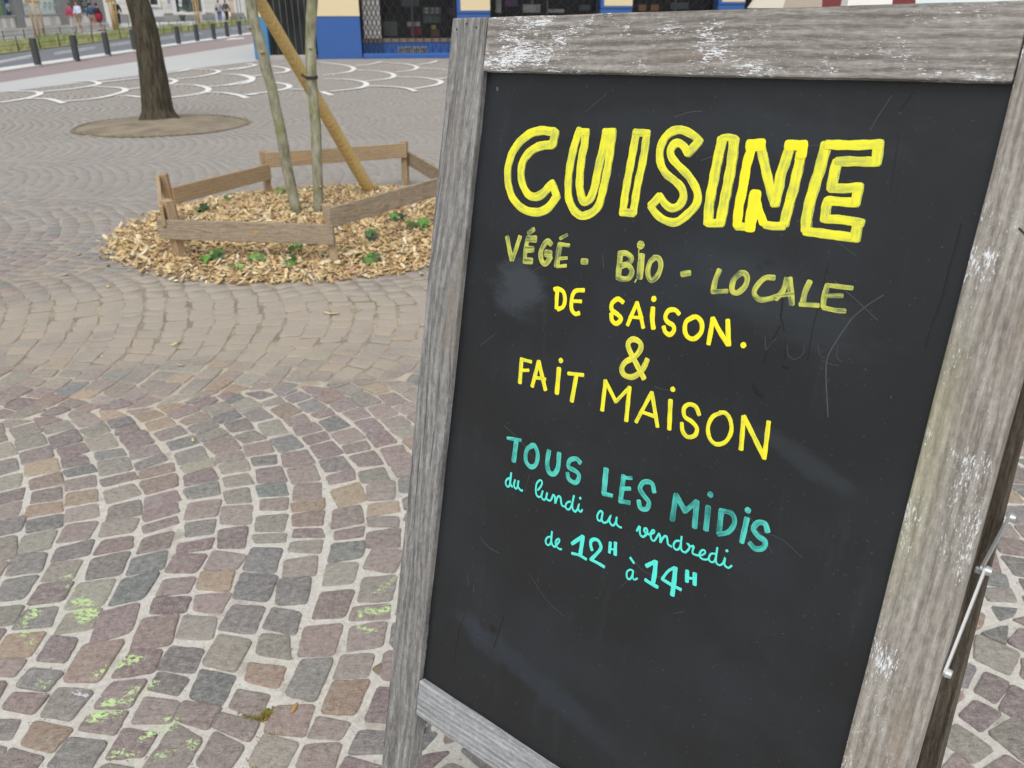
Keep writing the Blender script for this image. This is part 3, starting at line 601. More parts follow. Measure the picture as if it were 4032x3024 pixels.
marks('paint_chip', [[3.2, 17.5, 18.5], [2.6, 18, 20.5]], MAT['lint'], 0.0001)
# nail heads in the left stile, check crack in the right one
def disc(name, c, r, nrm, mat, parent, depth=0.0006, seg=12):
    z = Vector(nrm).normalized(); x = z.orthogonal().normalized(); y = z.cross(x)
    bm = bmesh.new()
    bmesh.ops.create_cone(bm, cap_ends=True, segments=seg, radius1=r, radius2=r * 0.8, depth=depth)
    return finish(bm, name, mat, parent, frameM(c, x, y, z))
for a, b in ((-0.0340, -0.0525), (-0.0176, -0.0479), (-0.0497, -0.0464)):
    disc('nail', bp(a, b, -0.0003), 0.0013, -_n, MAT['black'], sign)
block('knot_crack', (0.008, 0.0018, 0.001), MAT['black'], sign, frameM(bp(0.594, 0.112, -0.0002), _e * 0.8 + _d * 0.6, _d * 0.8 - _e * 0.6, -_n), 0.0004)
# metal screw head on the left stile's outer edge
disc('screw', bp(-WL - 0.001, 0.455, 0.018), 0.006, -_e, MAT['zinc'], sign, 0.005)
# ---- back leaf
AL = math.radians(13.5)
_db = _d * math.cos(AL) + _n * math.sin(AL); _nb = np.cross(_e, _db)
BT = bp(0, -TR, THK + 0.001)
def bq(a, s, c=0.0): return BT + _e * a + _db * s + _nb * c
LB = BT[2] / -_db[2] - 0.004
for a0, a1 in ((-WL, -0.004), (BW + 0.003, BW + WR)):
    block('back_leg', (LB, a1 - a0, 0.024), MAT['frame_shaded'], sign, frameM(bq((a0 + a1) / 2, LB / 2, 0.013), -_db, -_e, -_nb), 0.002, 1)
block('back_rail', (BW, 0.06, 0.022), MAT['frame_shaded'], sign, frameM(bq(BW / 2, 0.03, 0.0125), _e, -_db, -_nb), 0.002, 1)
block('back_rail', (BW, 0.05, 0.022), MAT['frame_shaded'], sign, frameM(bq(BW / 2, 0.925, 0.0125), _e, -_db, -_nb), 0.002, 1)
block('back_board', (BW, 0.84, 0.004), MAT['board'], sign, frameM(bq(BW / 2, 0.48, 0.014), _e, -_db, -_nb))
# ---- folding stay on the right edge: two flat steel bars, riveted
def bar(P, Q, w, th, out, mat, parent, name='stay_bar'):
    P = np.array(P); Q = np.array(Q); x = (Q - P) / np.linalg.norm(Q - P); z = np.array(out); z = z - x * (x @ z); z /= np.linalg.norm(z); y = np.cross(z, x)
    L = np.linalg.norm(Q - P) / 2; V = []
    for zz in (-th / 2, th / 2):
        for k in range(20):
            a = 2 * math.pi * k / 20 + math.pi / 20
            V.append((math.cos(a) * w / 2 + (L if math.cos(a) > 0 else -L), math.sin(a) * w / 2, zz))
    F = [tuple(range(20))[::-1], tuple(range(20, 40))] + [(k, (k + 1) % 20, 20 + (k + 1) % 20, 20 + k) for k in range(20)]
    M_ = frameM((P + Q) / 2, x, y, z)
    return mesh_obj(name, [M_ @ Vector(v) for v in V], F, mat, parent)
ea = BW + WR
stay = empty('stay', bp(ea + 0.002, 0.4997, 0.012)); stay.parent = sign; stay.matrix_parent_inverse = sign.matrix_basis.inverted()
s0 = bp(ea + 0.003, 0.498, 0.012); s1 = bp(ea + 0.006, 0.412, 0.062); s2 = bq(ea + 0.004, 0.462, 0.022)
bar(s0, s1, 0.008, 0.0022, _e, MAT['zinc'], stay)
bar(s1 - _e * 0.003, s2, 0.008, 0.0022, _e, MAT['zinc'], stay)
for p in (s0, s1, s2): disc('rivet', p + _e * 0.003, 0.0048, _e, MAT['zinc'], stay, 0.005)
block('stay_catch', (0.006, 0.008, 0.006), MAT['zinc'], stay, frameM(s1 - _e * 0.004 + _d * 0.002, _d, _e, _n), 0.001, 1)
# bracket at the left foot
stay2 = empty('bracket', bp(-0.004, 0.90, 0.03)); stay2.parent = sign; stay2.matrix_parent_inverse = sign.matrix_basis.inverted()
bar(bp(-0.0035, 0.885, 0.030), bp(-0.0035, 0.925, 0.030), 0.020, 0.002, _n, MAT['zinc'], stay2, 'bracket_plate')
disc('rivet', bp(-0.0035, 0.920, 0.0275), 0.0042, -_n, MAT['zinc'], stay2, 0.003)
disc('hole', bp(-0.0035, 0.895, 0.0285), 0.003, -_n, MAT['black'], stay2, 0.001)

# ================================================================ cobbled paving laid in segmental arcs
BED_C, BED_R = np.array([-1.36, 5.86]), 1.34
SOIL_C, SOIL_R = np.array([-4.57, 11.2]), 1.06
PSI = math.radians(15); LU = np.array([math.cos(PSI), math.sin(PSI)]); LV = np.array([-math.sin(PSI), math.cos(PSI)])
LANE, ARC_R, PITCHU, V0 = 1.95, 1.84, 0.112, 1.27
PHM = math.asin(LANE / 2 / ARC_R)
CAF0, CAF1 = gnd(0, 364)[:2], gnd(980, 243)[:2]          # where the cobbles end and the pale pavement begins
_cd = (CAF1 - CAF0) / np.linalg.norm(CAF1 - CAF0); _cn = np.array([-_cd[1], _cd[0]])
if _cn[0] > 0: _cn = -_cn
STORE0, STORE1 = gnd(1040, 234.5)[:2], gnd(1760, 228)[:2]
_sd = (STORE1 - STORE0) / np.linalg.norm(STORE1 - STORE0); _sn = np.array([_sd[1], -_sd[0]])   # towards the camera
def in_area(p):
    x, y = p[:, 0], p[:, 1]
    ok = (y > 0.45) & (y < 26.5) & (x > -0.70 * y - 0.9) & (x < 0.70 * y + 0.5 + 1.7 * (y < 9))
    ok &= ((p - CAF0) @ _cn) < 0.03
    ok &= ((p - STORE0) @ _sn) > 0.03
    ang = np.arctan2(y - BED_C[1], x - BED_C[0])
    ok &= np.hypot(x - BED_C[0], y - BED_C[1]) > BED_R - 0.08 + 0.04 * np.sin(3 * ang)
    ok &= np.hypot(x - SOIL_C[0], y - SOIL_C[1]) > SOIL_R - 0.04
    return ok
PAL = np.array([[0.270, 0.205, 0.205], [0.245, 0.190, 0.195], [0.295, 0.235, 0.225], [0.225, 0.205, 0.210], [0.200, 0.200, 0.205],
                [0.175, 0.195, 0.205], [0.265, 0.245, 0.220], [0.305, 0.280, 0.245], [0.330, 0.230, 0.165], [0.375, 0.280, 0.195], [0.290, 0.215, 0.185]])
PALW = np.array([18, 14, 13, 12, 8, 5, 9, 6, 5, 4, 6], float); PALW /= PALW.sum()
PAL = (PAL.mean(1, keepdims=True) * 0.30 + PAL * 0.70) * np.array([1.26, 1.235, 1.15])
cells = []
for k in range(-4, 18):
    vmid = V0 + LANE * (k + 0.5)
    rs = np.random.default_rng(1000 + k)
    j0 = rs.uniform(0, PITCHU)
    for j in range(-260, 300):
        u0 = j * PITCHU + j0 - ARC_R * math.cos(PHM) + rs.uniform(-0.006, 0.006)
        cu = u0 + ARC_R
        P = LU * cu + LV * vmid
        if P[1] > 27.5 or P[1] < -1.2 or abs(P[0]) > 0.75 * max(P[1], 0) + 3.4: continue
        n = int(round(ARC_R * 2 * PHM / 0.099)) + rs.integers(-1, 2)
        w = 1 + rs.uniform(-0.38, 0.38, n); ph = -PHM + 2 * PHM * np.concatenate([[0], np.cumsum(w)]) / w.sum()
        cells.append((np.full(n, u0), np.full(n, vmid), ph[:-1], ph[1:]))
U0 = np.concatenate([c[0] for c in cells]); VM = np.concatenate([c[1] for c in cells])
PA = np.concatenate([c[2] for c in cells]); PB = np.concatenate([c[3] for c in cells])
N = len(U0)
def arcpt(ph, outer):
    u = U0 + ARC_R * np.cos(ph); v = ARC_R * np.sin(ph)
    m = PITCHU * np.cos(ph) * outer
    u = u + m * np.cos(ph); v = v + m * np.sin(ph)
    v = np.clip(v, -LANE / 2 + 0.002, LANE / 2 - 0.002)
    return np.stack([u, v + VM], -1)
Q = np.stack([arcpt(PA, 0), arcpt(PA, 1), arcpt(PB, 1), arcpt(PB, 0)], 1)          # (N,4,2) in (u,v)
Q = Q[..., :1] * LU + Q[..., 1:] * LV
Q = Q + 0.020 * np.stack([np.sin(Q[..., 1] * 4.1 + 1.0) * np.sin(Q[..., 0] * 2.3), np.sin(Q[..., 0] * 5.3 + 0.4) + 0.6 * np.sin(Q[..., 0] * 11.7 + Q[..., 1] * 3)], -1)
C = Q.mean(1)
ok = in_area(C); Q, C = Q[ok], C[ok]; N = len(C)
e1 = (np.linalg.norm(Q[:, 1] - Q[:, 0], axis=1) + np.linalg.norm(Q[:, 2] - Q[:, 3], axis=1)) / 2
e2 = (np.linalg.norm(Q[:, 3] - Q[:, 0], axis=1) + np.linalg.norm(Q[:, 2] - Q[:, 1], axis=1)) / 2
wide = 1 / (1 + np.exp((C[:, 1] + 0.5 * np.sin(C[:, 0] * 2.1) - 2.45) * 4))          # generous joints near the sign, tight further away
joint = 0.0062 + 0.0062 * wide + rng.uniform(-0.003, 0.004, N) * (0.4 + wide)
# shrink towards the centre by half a joint on every side, jitter the corners
X = (Q[:, 1] + Q[:, 2] - Q[:, 0] - Q[:, 3]) / 4; Yv = (Q[:, 3] + Q[:, 2] - Q[:, 0] - Q[:, 1]) / 4
Z = (Q[:, 0] + Q[:, 2] - Q[:, 1] - Q[:, 3]) / 4
fx = np.clip(1 - joint / e1, 0.5, 1)[:, None]; fy = np.clip(1 - joint / e2, 0.5, 1)[:, None]
X = X * fx; Yv = Yv * fy
jit = rng.normal(0, 1, (N, 4, 2)) * (0.0040 + 0.0012 * wide)[:, None, None]
rot = rng.normal(0, 0.06, N); cr, sr_ = np.cos(rot)[:, None], np.sin(rot)[:, None]
C = C + rng.normal(0, 0.0022, (N, 2)) * (1 + 1.3 * (C[:, 1:] > 3.2))
Ztop = rng.normal(0, 0.0016, N).clip(-0.0030, 0.0030) - 0.0030 * np.clip((C[:, 1] - 3.2) / 3, 0, 1); tilt = rng.normal(0, 0.011, (N, 2))
CC = PAL[rng.choice(len(PAL), N, p=PALW)] * rng.uniform(0.86, 1.14, (N, 1)) * rng.uniform(0.97, 1.03, (N, 3))
def outline(idx, M, expo, wob):
    th = (np.arange(M) + 0.5) / M * 2 * math.pi
    c, s = np.cos(th), np.sin(th)
    r = (np.abs(c) ** expo + np.abs(s) ** expo) ** (-1 / expo)
    xs, ys = r * c, r * s
    n = len(idx)
    w = np.zeros((n, M))
    for h, amp in ((2, 0.6), (3, 1.0), (5, 0.8), (7, 0.6), (9, 0.5), (11, 0.4), (13, 0.35)):
        w += amp * np.sin(h * th[None, :] + rng.uniform(0, 6.28, (n, 1))) * rng.uniform(0.2, 1, (n, 1))
    w = 1 + wob * w
    gx, gy = xs[None] * w, ys[None] * w
    gx = gx.copy(); P = C[idx][:, None] + gx[..., None] * X[idx][:, None] + gy[..., None] * Yv[idx][:, None] + (gx * gy)[..., None] * Z[idx][:, None]
    # corner jitter spread bilinearly
    w4 = np.stack([(1 - gx) * (1 - gy), (1 + gx) * (1 - gy), (1 + gx) * (1 + gy), (1 - gx) * (1 + gy)], -1) / 4
    P = P + np.einsum('nmk,nkd->nmd', w4, jit[idx])
    D = P - C[idx][:, None]
    P = C[idx][:, None] + np.stack([D[..., 0] * cr[idx] - D[..., 1] * sr_[idx], D[..., 0] * sr_[idx] + D[..., 1] * cr[idx]], -1)
    return P
def stones(idx, M, expo, wob, rings):
    """rings: (scale, z) from the joint up to the worn top"""
    P = outline(idx, M, expo, wob); n = len(idx)
    c = C[idx][:, None]
    rows = []
    for sc, dz in rings:
        p = c + (P - c) * sc
        z = Ztop[idx][:, None] + dz + ((p - c) * tilt[idx][:, None]).sum(-1)
        rows.append(np.concatenate([p, z[..., None]], -1))
    V = np.stack(rows, 1)                    # (n, R, M, 3)
    R_ = len(rings)
    q = []
    for r in range(R_ - 1):
        a = np.arange(M); b = (a + 1) % M
        q.append(np.stack([r * M + a, r * M + b, (r + 1) * M + b, (r + 1) * M + a], -1))
    q = np.concatenate(q); top = (R_ - 1) * M + np.arange(M)
    return V.reshape(n, R_ * M, 3), q, top, P
RN = [(1.0, -0.016), (1.0, -0.0045), (0.965, -0.0010), (0.90, 0.0), (0.6, 0.0005)]
RM = [(1.0, -0.012), (0.99, -0.003), (0.93, 0.0)]
RF = [(1.0, -0.010), (0.95, 0.0)]
near = np.where(C[:, 1] < 4.3)[0]
mid = np.where((C[:, 1] >= 4.3) & (C[:, 1] < 10))[0]
far = np.where(C[:, 1] >= 10)[0]
paving = empty('paving', (-1.5, 3.0, 0), kind='structure')
# the 300 cobbles that show largest
px, py = proj(np.concatenate([C[near], np.zeros((len(near), 1))], 1))
dep = C[near] @ FW[:2] + CAM_H * -FW[2]
area = (e1 * e2)[near] / dep ** 2 * (CAM_H / np.hypot(np.linalg.norm(C[near], axis=1), CAM_H))
bx = 1777 - (py - 69) * 0.0955                      # left edge of the sign in the photograph
rx = 4032 - (py - 1729) * 0.257                     # right edge of its back leg
vis = (px > -70) & (px < 4100) & (py < 3080) & ((px < bx + 15) | (px > rx))
score = np.where(vis, area, -1)
order = np.argsort(-score)
single = near[order[:300]]; rest_near = near[order[300:]]
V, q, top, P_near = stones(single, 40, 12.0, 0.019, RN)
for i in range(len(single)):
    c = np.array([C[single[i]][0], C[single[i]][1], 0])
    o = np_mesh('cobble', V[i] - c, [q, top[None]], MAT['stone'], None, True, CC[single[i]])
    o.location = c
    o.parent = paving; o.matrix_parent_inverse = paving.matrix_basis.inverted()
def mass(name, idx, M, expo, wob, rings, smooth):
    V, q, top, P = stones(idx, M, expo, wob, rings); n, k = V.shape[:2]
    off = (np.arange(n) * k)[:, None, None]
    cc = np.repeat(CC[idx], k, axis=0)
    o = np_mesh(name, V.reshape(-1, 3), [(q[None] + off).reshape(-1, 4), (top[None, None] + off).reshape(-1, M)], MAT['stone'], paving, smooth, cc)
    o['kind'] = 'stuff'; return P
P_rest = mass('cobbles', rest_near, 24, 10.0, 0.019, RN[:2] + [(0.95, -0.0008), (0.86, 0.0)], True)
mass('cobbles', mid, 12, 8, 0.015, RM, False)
mass('cobbles', far, 8, 5, 0.0, RF, False)
print('cobbles', len(near), len(mid), len(far))
# mortar bed: one sheet under all stones, cut along the pavement edge and the shop
def sheet(name, pts, mat, parent=None, kind=None, z=None):
    V = [(p[0], p[1], p[2] if len(p) > 2 and z is None else (z or 0.0)) for p in pts]
    o = mesh_obj(name, V, [tuple(range(len(V)))], mat, parent)
    if o.data.polygons[0].normal.z < 0: o.data.flip_normals()
    if kind: o['kind'] = kind
    return o
Sx = STORE0 - _sd * 0.55
K0 = CAF0 - _cd * 24
inter = CAF0 + _cd * 40
MZ = -0.0052
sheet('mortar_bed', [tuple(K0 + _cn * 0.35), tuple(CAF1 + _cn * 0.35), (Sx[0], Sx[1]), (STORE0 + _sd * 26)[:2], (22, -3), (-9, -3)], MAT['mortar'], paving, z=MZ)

# ---- scallop pattern painted on the cobbles in front of the shop
PAINT = [(900, [[(800, 545), (960, 562), (1060, 580), (1092, 602), (1045, 628), (930, 645), (830, 655)], [(1330, 540), (1240, 560), (1100, 576)],
  [(1330, 543), (1500, 555), (1600, 570), (1642, 590), (1590, 615), (1450, 630)], [(1825, 530), (1760, 550), (1655, 566)], [(1650, 596), (1780, 602), (1900, 610)],
  [(1110, 610), (1290, 620), (1400, 636), (1442, 660), (1390, 686), (1190, 710)], [(1450, 670), (1650, 676), (1800, 695), (1852, 717), (1790, 746), (1610, 775)],
  [(1820, 690), (1900, 680)], [(830, 690), (1000, 692), (1150, 710), (1202, 736), (1140, 770), (890, 800)], [(1210, 752), (1400, 757), (1550, 772), (1630, 800)],
  [(810, 800), (900, 832)], [(0, 645), (100, 655), (190, 680), (202, 705), (130, 730), (0, 745)], [(205, 668), (300, 655)], [(380, 578), (490, 596), (522, 614), (480, 632), (390, 646)],
  [(0, 607), (120, 592), (235, 572), (160, 556)], [(400, 718), (500, 735), (532, 757), (470, 782), (310, 806), (150, 826)], [(0, 815), (100, 835), (160, 856)], [(530, 780), (680, 782)]]),
 (0, [[(0, 895), (220, 860), (345, 822), (300, 800), (60, 795)], [(230, 860), (400, 862), (490, 880), (555, 902)], [(560, 885), (800, 865), (960, 835), (1092, 793), (1040, 767), (810, 755)],
  [(350, 805), (640, 775), (800, 750), (862, 730), (800, 710), (650, 708)], [(870, 722), (1050, 702), (1230, 680)], [(1100, 782), (1240, 765)], [(1020, 835), (1130, 837), (1240, 850)],
  [(1440, 640), (1560, 625), (1660, 603)], [(1450, 685), (1535, 706), (1470, 737)], [(1540, 692), (1760, 667), (1905, 630), (1850, 610), (1660, 605)], [(1490, 737), (1700, 742), (1815, 772), (1760, 812), (1490, 852)],
  [(1820, 752), (1950, 745), (2150, 707), (2205, 680), (2100, 652), (1920, 645)], [(1780, 805), (1960, 812), (2080, 832), (2150, 857)], [(2160, 830), (2240, 822)], [(1910, 616), (2100, 600), (2225, 570)]])]
for ox, lst in PAINT:
    for ip, pl in enumerate(lst):
        zp = 0.0062 + 0.0011 * (ip % 5) + (0.0005 if ox else 0)
        W_ = [gnd(ox + x / 2.212, y / 2.212)[:2] for x, y in pl]
        Qp = np.array(smooth_path(W_, 5)); T_ = np.gradient(Qp, axis=0); T_ /= np.linalg.norm(T_, axis=1)[:, None]
        NN = np.stack([-T_[:, 1], T_[:, 0]], 1) * 0.056
        V_ = [(a[0], a[1], zp) for a in Qp + NN] + [(a[0], a[1], zp) for a in Qp - NN]; m = len(Qp)
        o = mesh_obj('painted_arc', V_, [(i, i + 1, m + i + 1, m + i) for i in range(m - 1)], MAT['line_paint'], paving)
        if o.data.polygons[0].normal.z < 0: o.data.flip_normals()

# ---- lime green chalk scribbled on the nearest stones
allP = [(P_near[i], single[i]) for i in range(len(single))]
def top_z(p):
    best = None
    for P, k in allP:
        if abs(C[k][0] - p[0]) > 0.08 or abs(C[k][1] - p[1]) > 0.08: continue
        c = C[k]; Pi = c + (P - c) * 0.94
        x1, y1 = Pi[:, 0], Pi[:, 1]; x2, y2 = np.roll(x1, -1), np.roll(y1, -1)
        cross = ((y1 > p[1]) != (y2 > p[1])) & (p[0] < (x2 - x1) * (p[1] - y1) / (y2 - y1 + 1e-12) + x1)
        if cross.sum() % 2: return Ztop[k] + ((p - c) * tilt[k]).sum() + 0.0003
    return None
rc = np.random.default_rng(3)
def chalk_mark(pts, w, dens, label, mat='chalk', ox=0, oy=1900, s=1.3825):
    G = np.array([gnd(ox + x / s, oy + y / s)[:2] for x, y in pts])
    Ls = np.linalg.norm(np.diff(G, axis=0), axis=1).sum() if len(G) > 1 else 0.01
    wr = w / s / 1500.0
    n = int(dens * max(Ls, 0.02) * wr * 2 / 3.6e-6)
    Vv, Ff = [], []
    seg = rc.uniform(0, len(G) - 1.001, n)
    for t in seg:
        i = int(t); p = G[i] + (G[i + 1] - G[i]) * (t - i) + rc.normal(0, wr * 0.55, 2)
        if math.sin(p[0] * 310 + math.sin(p[1] * 140) * 2) + math.sin(p[1] * 400 + p[0] * 90) + rc.uniform(-1, 1) * 1.0 < 0.15 - dens * 0.6: continue
        zt = top_z(p)
        if zt is None:
            if rc.uniform() < 0.75: continue
            zt = MZ + 0.0006
        r = rc.uniform(0.0008, 0.0021); a = rc.uniform(0, 6.28); o = len(Vv); K = 5
        zz = zt + 0.0004 + rc.uniform(0, 0.0002)
        for k in range(K):
            q_ = a + k * 2 * math.pi / K; rr = r * rc.uniform(0.5, 1.2)
            Vv.append((p[0] + math.cos(q_) * rr * 1.5, p[1] + math.sin(q_) * rr, zz))
        Ff.append(tuple(range(o, o + K)))
    if not Vv: return
    o = mesh_obj('chalk_mark', Vv, Ff, MAT[mat])
    tag(o, label, 'chalk mark', 'chalk scribbles on the cobbles')
CH = [([(320, 525), (370, 508), (410, 515), (400, 530)], 13, 0.8, 'tiny lime chalk hook on a grey cobble, highest of the left scribbles'),
 ([(362, 560), (385, 600), (395, 590)], 14, 0.6, 'short lime chalk dash at the lower edge of a brown cobble'),
 ([(190, 670), (180, 730), (200, 700), (130, 740), (125, 830), (160, 800)], 26, 0.5, 'tall smeared lime chalk mark on a dark cobble at the left edge'),
 ([(400, 655), (475, 645), (525, 712), (450, 755), (420, 690), (480, 680), (500, 720)], 24, 0.9, 'solid lime chalk patch shaped like a square on a slate cobble'),
 ([(525, 1060), (600, 1000), (700, 950), (765, 962), (680, 985), (600, 1030)], 18, 0.7, 'long double lime chalk line sloping up over a purple cobble'),
 ([(680, 1160), (760, 1130), (850, 1088)], 18, 0.7, 'lime chalk stroke with loose dots on a purple cobble'),
 ([(600, 1180), (690, 1200), (760, 1178)], 14, 0.5, 'broken lime chalk line along the lower edge of a purple cobble'),
 ([(500, 1285), (570, 1215), (625, 1200), (540, 1255), (510, 1290), (665, 1240)], 24, 0.9, 'dense lime chalk scrawl on a grey cobble'),
 ([(760, 1410), (830, 1350), (900, 1300), (955, 1290), (940, 1325), (860, 1365), (800, 1380)], 17, 0.8, 'lime chalk loop drawn on a large beige cobble'),
 ([(1000, 1405), (1070, 1420), (1030, 1450)], 22, 0.3, 'faint lime chalk speckles on a dark cobble beside moss'),
 ([(580, 1520), (650, 1460), (740, 1500), (700, 1545), (600, 1540)], 26, 0.4, 'loose round lime chalk scribble at the bottom of the cobbles'),
 ([(850, 1492), (930, 1470)], 20, 0.4, 'short faint lime chalk dash on a dark cobble at the bottom'),
 ([(2040, 600), (2100, 560), (2165, 515)], 22, 0.3, 'faint lime chalk streak next to the sign leg'),
 ([(1985, 690), (2060, 705), (2150, 670), (2100, 690)], 22, 0.9, 'bright lime chalk bar next to the sign leg'),
 ([(1960, 700), (1965, 790), (2030, 812)], 20, 0.5, 'lime chalk corner stroke running into the mortar near the sign leg'),
 ([(210, 1080), (265, 1110), (240, 1165)], 26, 0.25, 'pale lime chalk smudge on a brownish cobble'),
 ([(180, 880), (160, 860)], 20, 0.4, 'small lime chalk spot on a reddish cobble')]
for a, b, c_, d_ in CH: chalk_mark(a, b, c_, d_)
chalk_mark([(400, 1140), (470, 1165), (540, 1150), (480, 1180)], 18, 0.5, 'white chalk smear on a dark purple cobble', 'chalk_white')
# moss, dry bits and gravel in the joints
def tufts(name, centre, rad, n, hgt, mat, label, seed):
    r = random.Random(seed); Vv, Ff = [], []
    for _ in range(n * 4):
        a, q = r.uniform(0, 6.28), abs(r.gauss(0, 0.5))
        x = centre[0] + math.cos(a) * q * rad[0]; y = centre[1] + math.sin(a) * q * rad[1]
        if top_z(np.array([x, y])) is not None: continue
        h = r.uniform(0.3, 1) * hgt; b = r.uniform(0, 6.28); w = r.uniform(0.0012, 0.003)
        dx, dy = r.gauss(0, 0.6) * h, r.gauss(0, 0.6) * h; o = len(Vv)
        Vv += [(x - w * math.cos(b), y - w * math.sin(b), MZ), (x + w * math.cos(b), y + w * math.sin(b), MZ), (x + dx + w * .6, y + dy, MZ + h), (x + dx * .5 - w, y + dy * .5 + w, MZ + h * 0.7)]
        Ff += [(o, o + 1, o + 2, o + 3)]
    o = mesh_obj(name, Vv, Ff, mat); tag(o, label, 'moss', 'moss tufts in the joints', 'stuff')
g1 = gnd(1050, 2812)[:2]; g2 = gnd(1035, 2960)[:2]; g3 = gnd(1165, 2775)[:2]
tufts('moss_tuft', g1, (0.055, 0.020), 300, 0.008, MAT['moss'], 'green moss tuft in the joint above a brown cobble', 11)
tufts('moss_tuft', g2, (0.020, 0.05), 300, 0.008, MAT['moss'], 'rusty green moss strip in the joint at the very bottom', 12)
def stone_round(name, loc, r, mat, h=0.006, seed=1):
    rr = random.Random(seed); bm = bmesh.new(); bmesh.ops.create_icosphere(bm, subdivisions=3, radius=1)
    for v in bm.verts:
        k = 1 + 0.08 * math.sin(v.co.x * 4 + seed) + 0.06 * math.cos(v.co.y * 5)
        v.co = Vector((v.co.x * r * k, v.co.y * r * k * 0.92, max(v.co.z, -0.2) * h))
    return finish(bm, name, mat, None, Matrix.Translation(loc), True)
p_ = gnd(1500, 2628); o = stone_round('drain_pebble', (p_[0], p_[1], MZ), 0.021, MAT['soil_rim'], 0.007)
tag(o, 'round dark pebble set in the pale mortar beside the sign leg', 'pebble')
hk = []
husk = plain('dry orange husk', (0.42, 0.24, 0.08), 0.8, var=0.3, scale=200)
for i, (x, y, l) in enumerate(((1160, 2790, 'curled orange husk in the joint right of a purple cobble'),)):
    p_ = gnd(x, y); bm = bmesh.new(); bmesh.ops.create_uvsphere(bm, u_segments=10, v_segments=6, radius=1)
    for v in bm.verts: v.co = Vector((v.co.x * 0.005 + v.co.y * 0.003, v.co.y * 0.016, v.co.z * 0.004))
    o = finish(bm, 'seed_husk', husk, None, Matrix.Translation((p_[0], p_[1], 0.003)), True); tag(o, l, 'husk')
peb = []
r8 = random.Random(8); Vv, Ff = [], []
for _ in range(2600):
    x, y = r8.uniform(-1.5, 0.9), r8.uniform(0.75, 3.4)
    rr = r8.uniform(0.0008, 0.0030); o = len(Vv)
    for dx, dy, dz in ((1, 0, 0), (0, 1, 0), (-1, 0, 0), (0, -1, 0), (0.2, 0.1, 0.8)):
        Vv.append((x + dx * rr * r8.uniform(.7, 1.2), y + dy * rr * r8.uniform(.7, 1.2), MZ - 0.0002 + dz * rr))
    Ff += [(o, o + 1, o + 4), (o + 1, o + 2, o + 4), (o + 2, o + 3, o + 4), (o + 3, o, o + 4)]
mesh_obj('grit', Vv, Ff, MAT['soil'], paving)['kind'] = 'stuff'

# ================================================================ planted bed of wood chips
def bedz(x, y):
    r = np.hypot(x - BED_C[0], y - BED_C[1]) / BED_R
    return 0.055 * np.clip(1 - r ** 3, 0, 1) + 0.012 * np.sin(x * 5.1 + y * 2) * np.clip(1 - r, 0, 1) + 0.004
bed = empty('planted_bed', (BED_C[0], BED_C[1], 0), 'round bed of fresh pale wood chips inside the low wooden guard', 'tree bed')
Vv, Ff = [(BED_C[0], BED_C[1], float(bedz(*BED_C)))], []
RR, KK = 14, 56
for i in range(1, RR + 1):
    for k in range(KK):
        a = 2 * math.pi * k / KK; r = BED_R * i / RR * (1 + 0.025 * math.sin(5 * a) + 0.02 * math.sin(11 * a + 1)) * (0.985)
        x, y = BED_C[0] + math.cos(a) * r, BED_C[1] + math.sin(a) * r
        Vv.append((x, y, float(bedz(x, y)) if i < RR else -0.004))
for k in range(KK): Ff.append((0, 1 + k, 1 + (k + 1) % KK))
for i in range(1, RR):
    for k in range(KK):
        a, b = 1 + (i - 1) * KK + k, 1 + (i - 1) * KK + (k + 1) % KK
        Ff.append((a, a + KK, b + KK, b))
mesh_obj('bed_mound', Vv, Ff, MAT['chip_bed'], bed, True)
CHIPC = np.array([[0.55, 0.42, 0.235], [0.60, 0.48, 0.29], [0.44, 0.32, 0.17], [0.62, 0.53, 0.36], [0.30, 0.20, 0.12], [0.55, 0.39, 0.21], [0.68, 0.62, 0.49], [0.36, 0.25, 0.17]])
def chip_arrays(pos, size, flat, rg):
    n = len(pos)
    L = size * rg.uniform(0.7, 1.9, n); Wd = size * rg.uniform(0.35, 1.0, n) * 0.75; T = size * rg.uniform(0.06, 0.2, n)
    bend = rg.normal(0, 0.22, n) * L
    yaw = rg.uniform(0, 6.283, n); pit = rg.normal(0, flat, n); rol = rg.normal(0, flat * 1.2, n)
    base = []
    for sx in (-0.5, 0, 0.5):
        for sy in (-0.5, 0.5):
            for sz in (-0.5, 0.5):
                tw = 1 - 0.35 * abs(sx) * 2 * rg.uniform(0, 1, n)
                base.append(np.stack([L * sx, Wd * sy * tw, T * sz - bend * (abs(sx) * 2) ** 2 * 0.5], -1))
    Vb = np.stack(base, 1)
    cy, sy_, cp, sp, c3, s3 = np.cos(yaw), np.sin(yaw), np.cos(pit), np.sin(pit), np.cos(rol), np.sin(rol)
    x, y, z = Vb[..., 0], Vb[..., 1], Vb[..., 2]
    y, z = y * c3[:, None] - z * s3[:, None], y * s3[:, None] + z * c3[:, None]
    x, z = x * cp[:, None] + z * sp[:, None], -x * sp[:, None] + z * cp[:, None]
    x, y = x * cy[:, None] - y * sy_[:, None], x * sy_[:, None] + y * cy[:, None]
    V = np.stack([x, y, z], -1) + pos[:, None]
    q = []
    for s in (0, 4):
        q += [(s, s + 4, s + 6, s + 2), (s + 1, s + 3, s + 7, s + 5), (s, s + 1, s + 5, s + 4), (s + 2, s + 6, s + 7, s + 3)]
    q += [(0, 2, 3, 1), (8, 9, 11, 10)]
    return V, np.array(q)
rg = np.random.default_rng(21)
NC = 13000
a = rg.uniform(0, 6.283, NC); rad = BED_R * np.sqrt(rg.uniform(0, 1, NC)) * (1 + np.abs(rg.normal(0, 0.025, NC)))
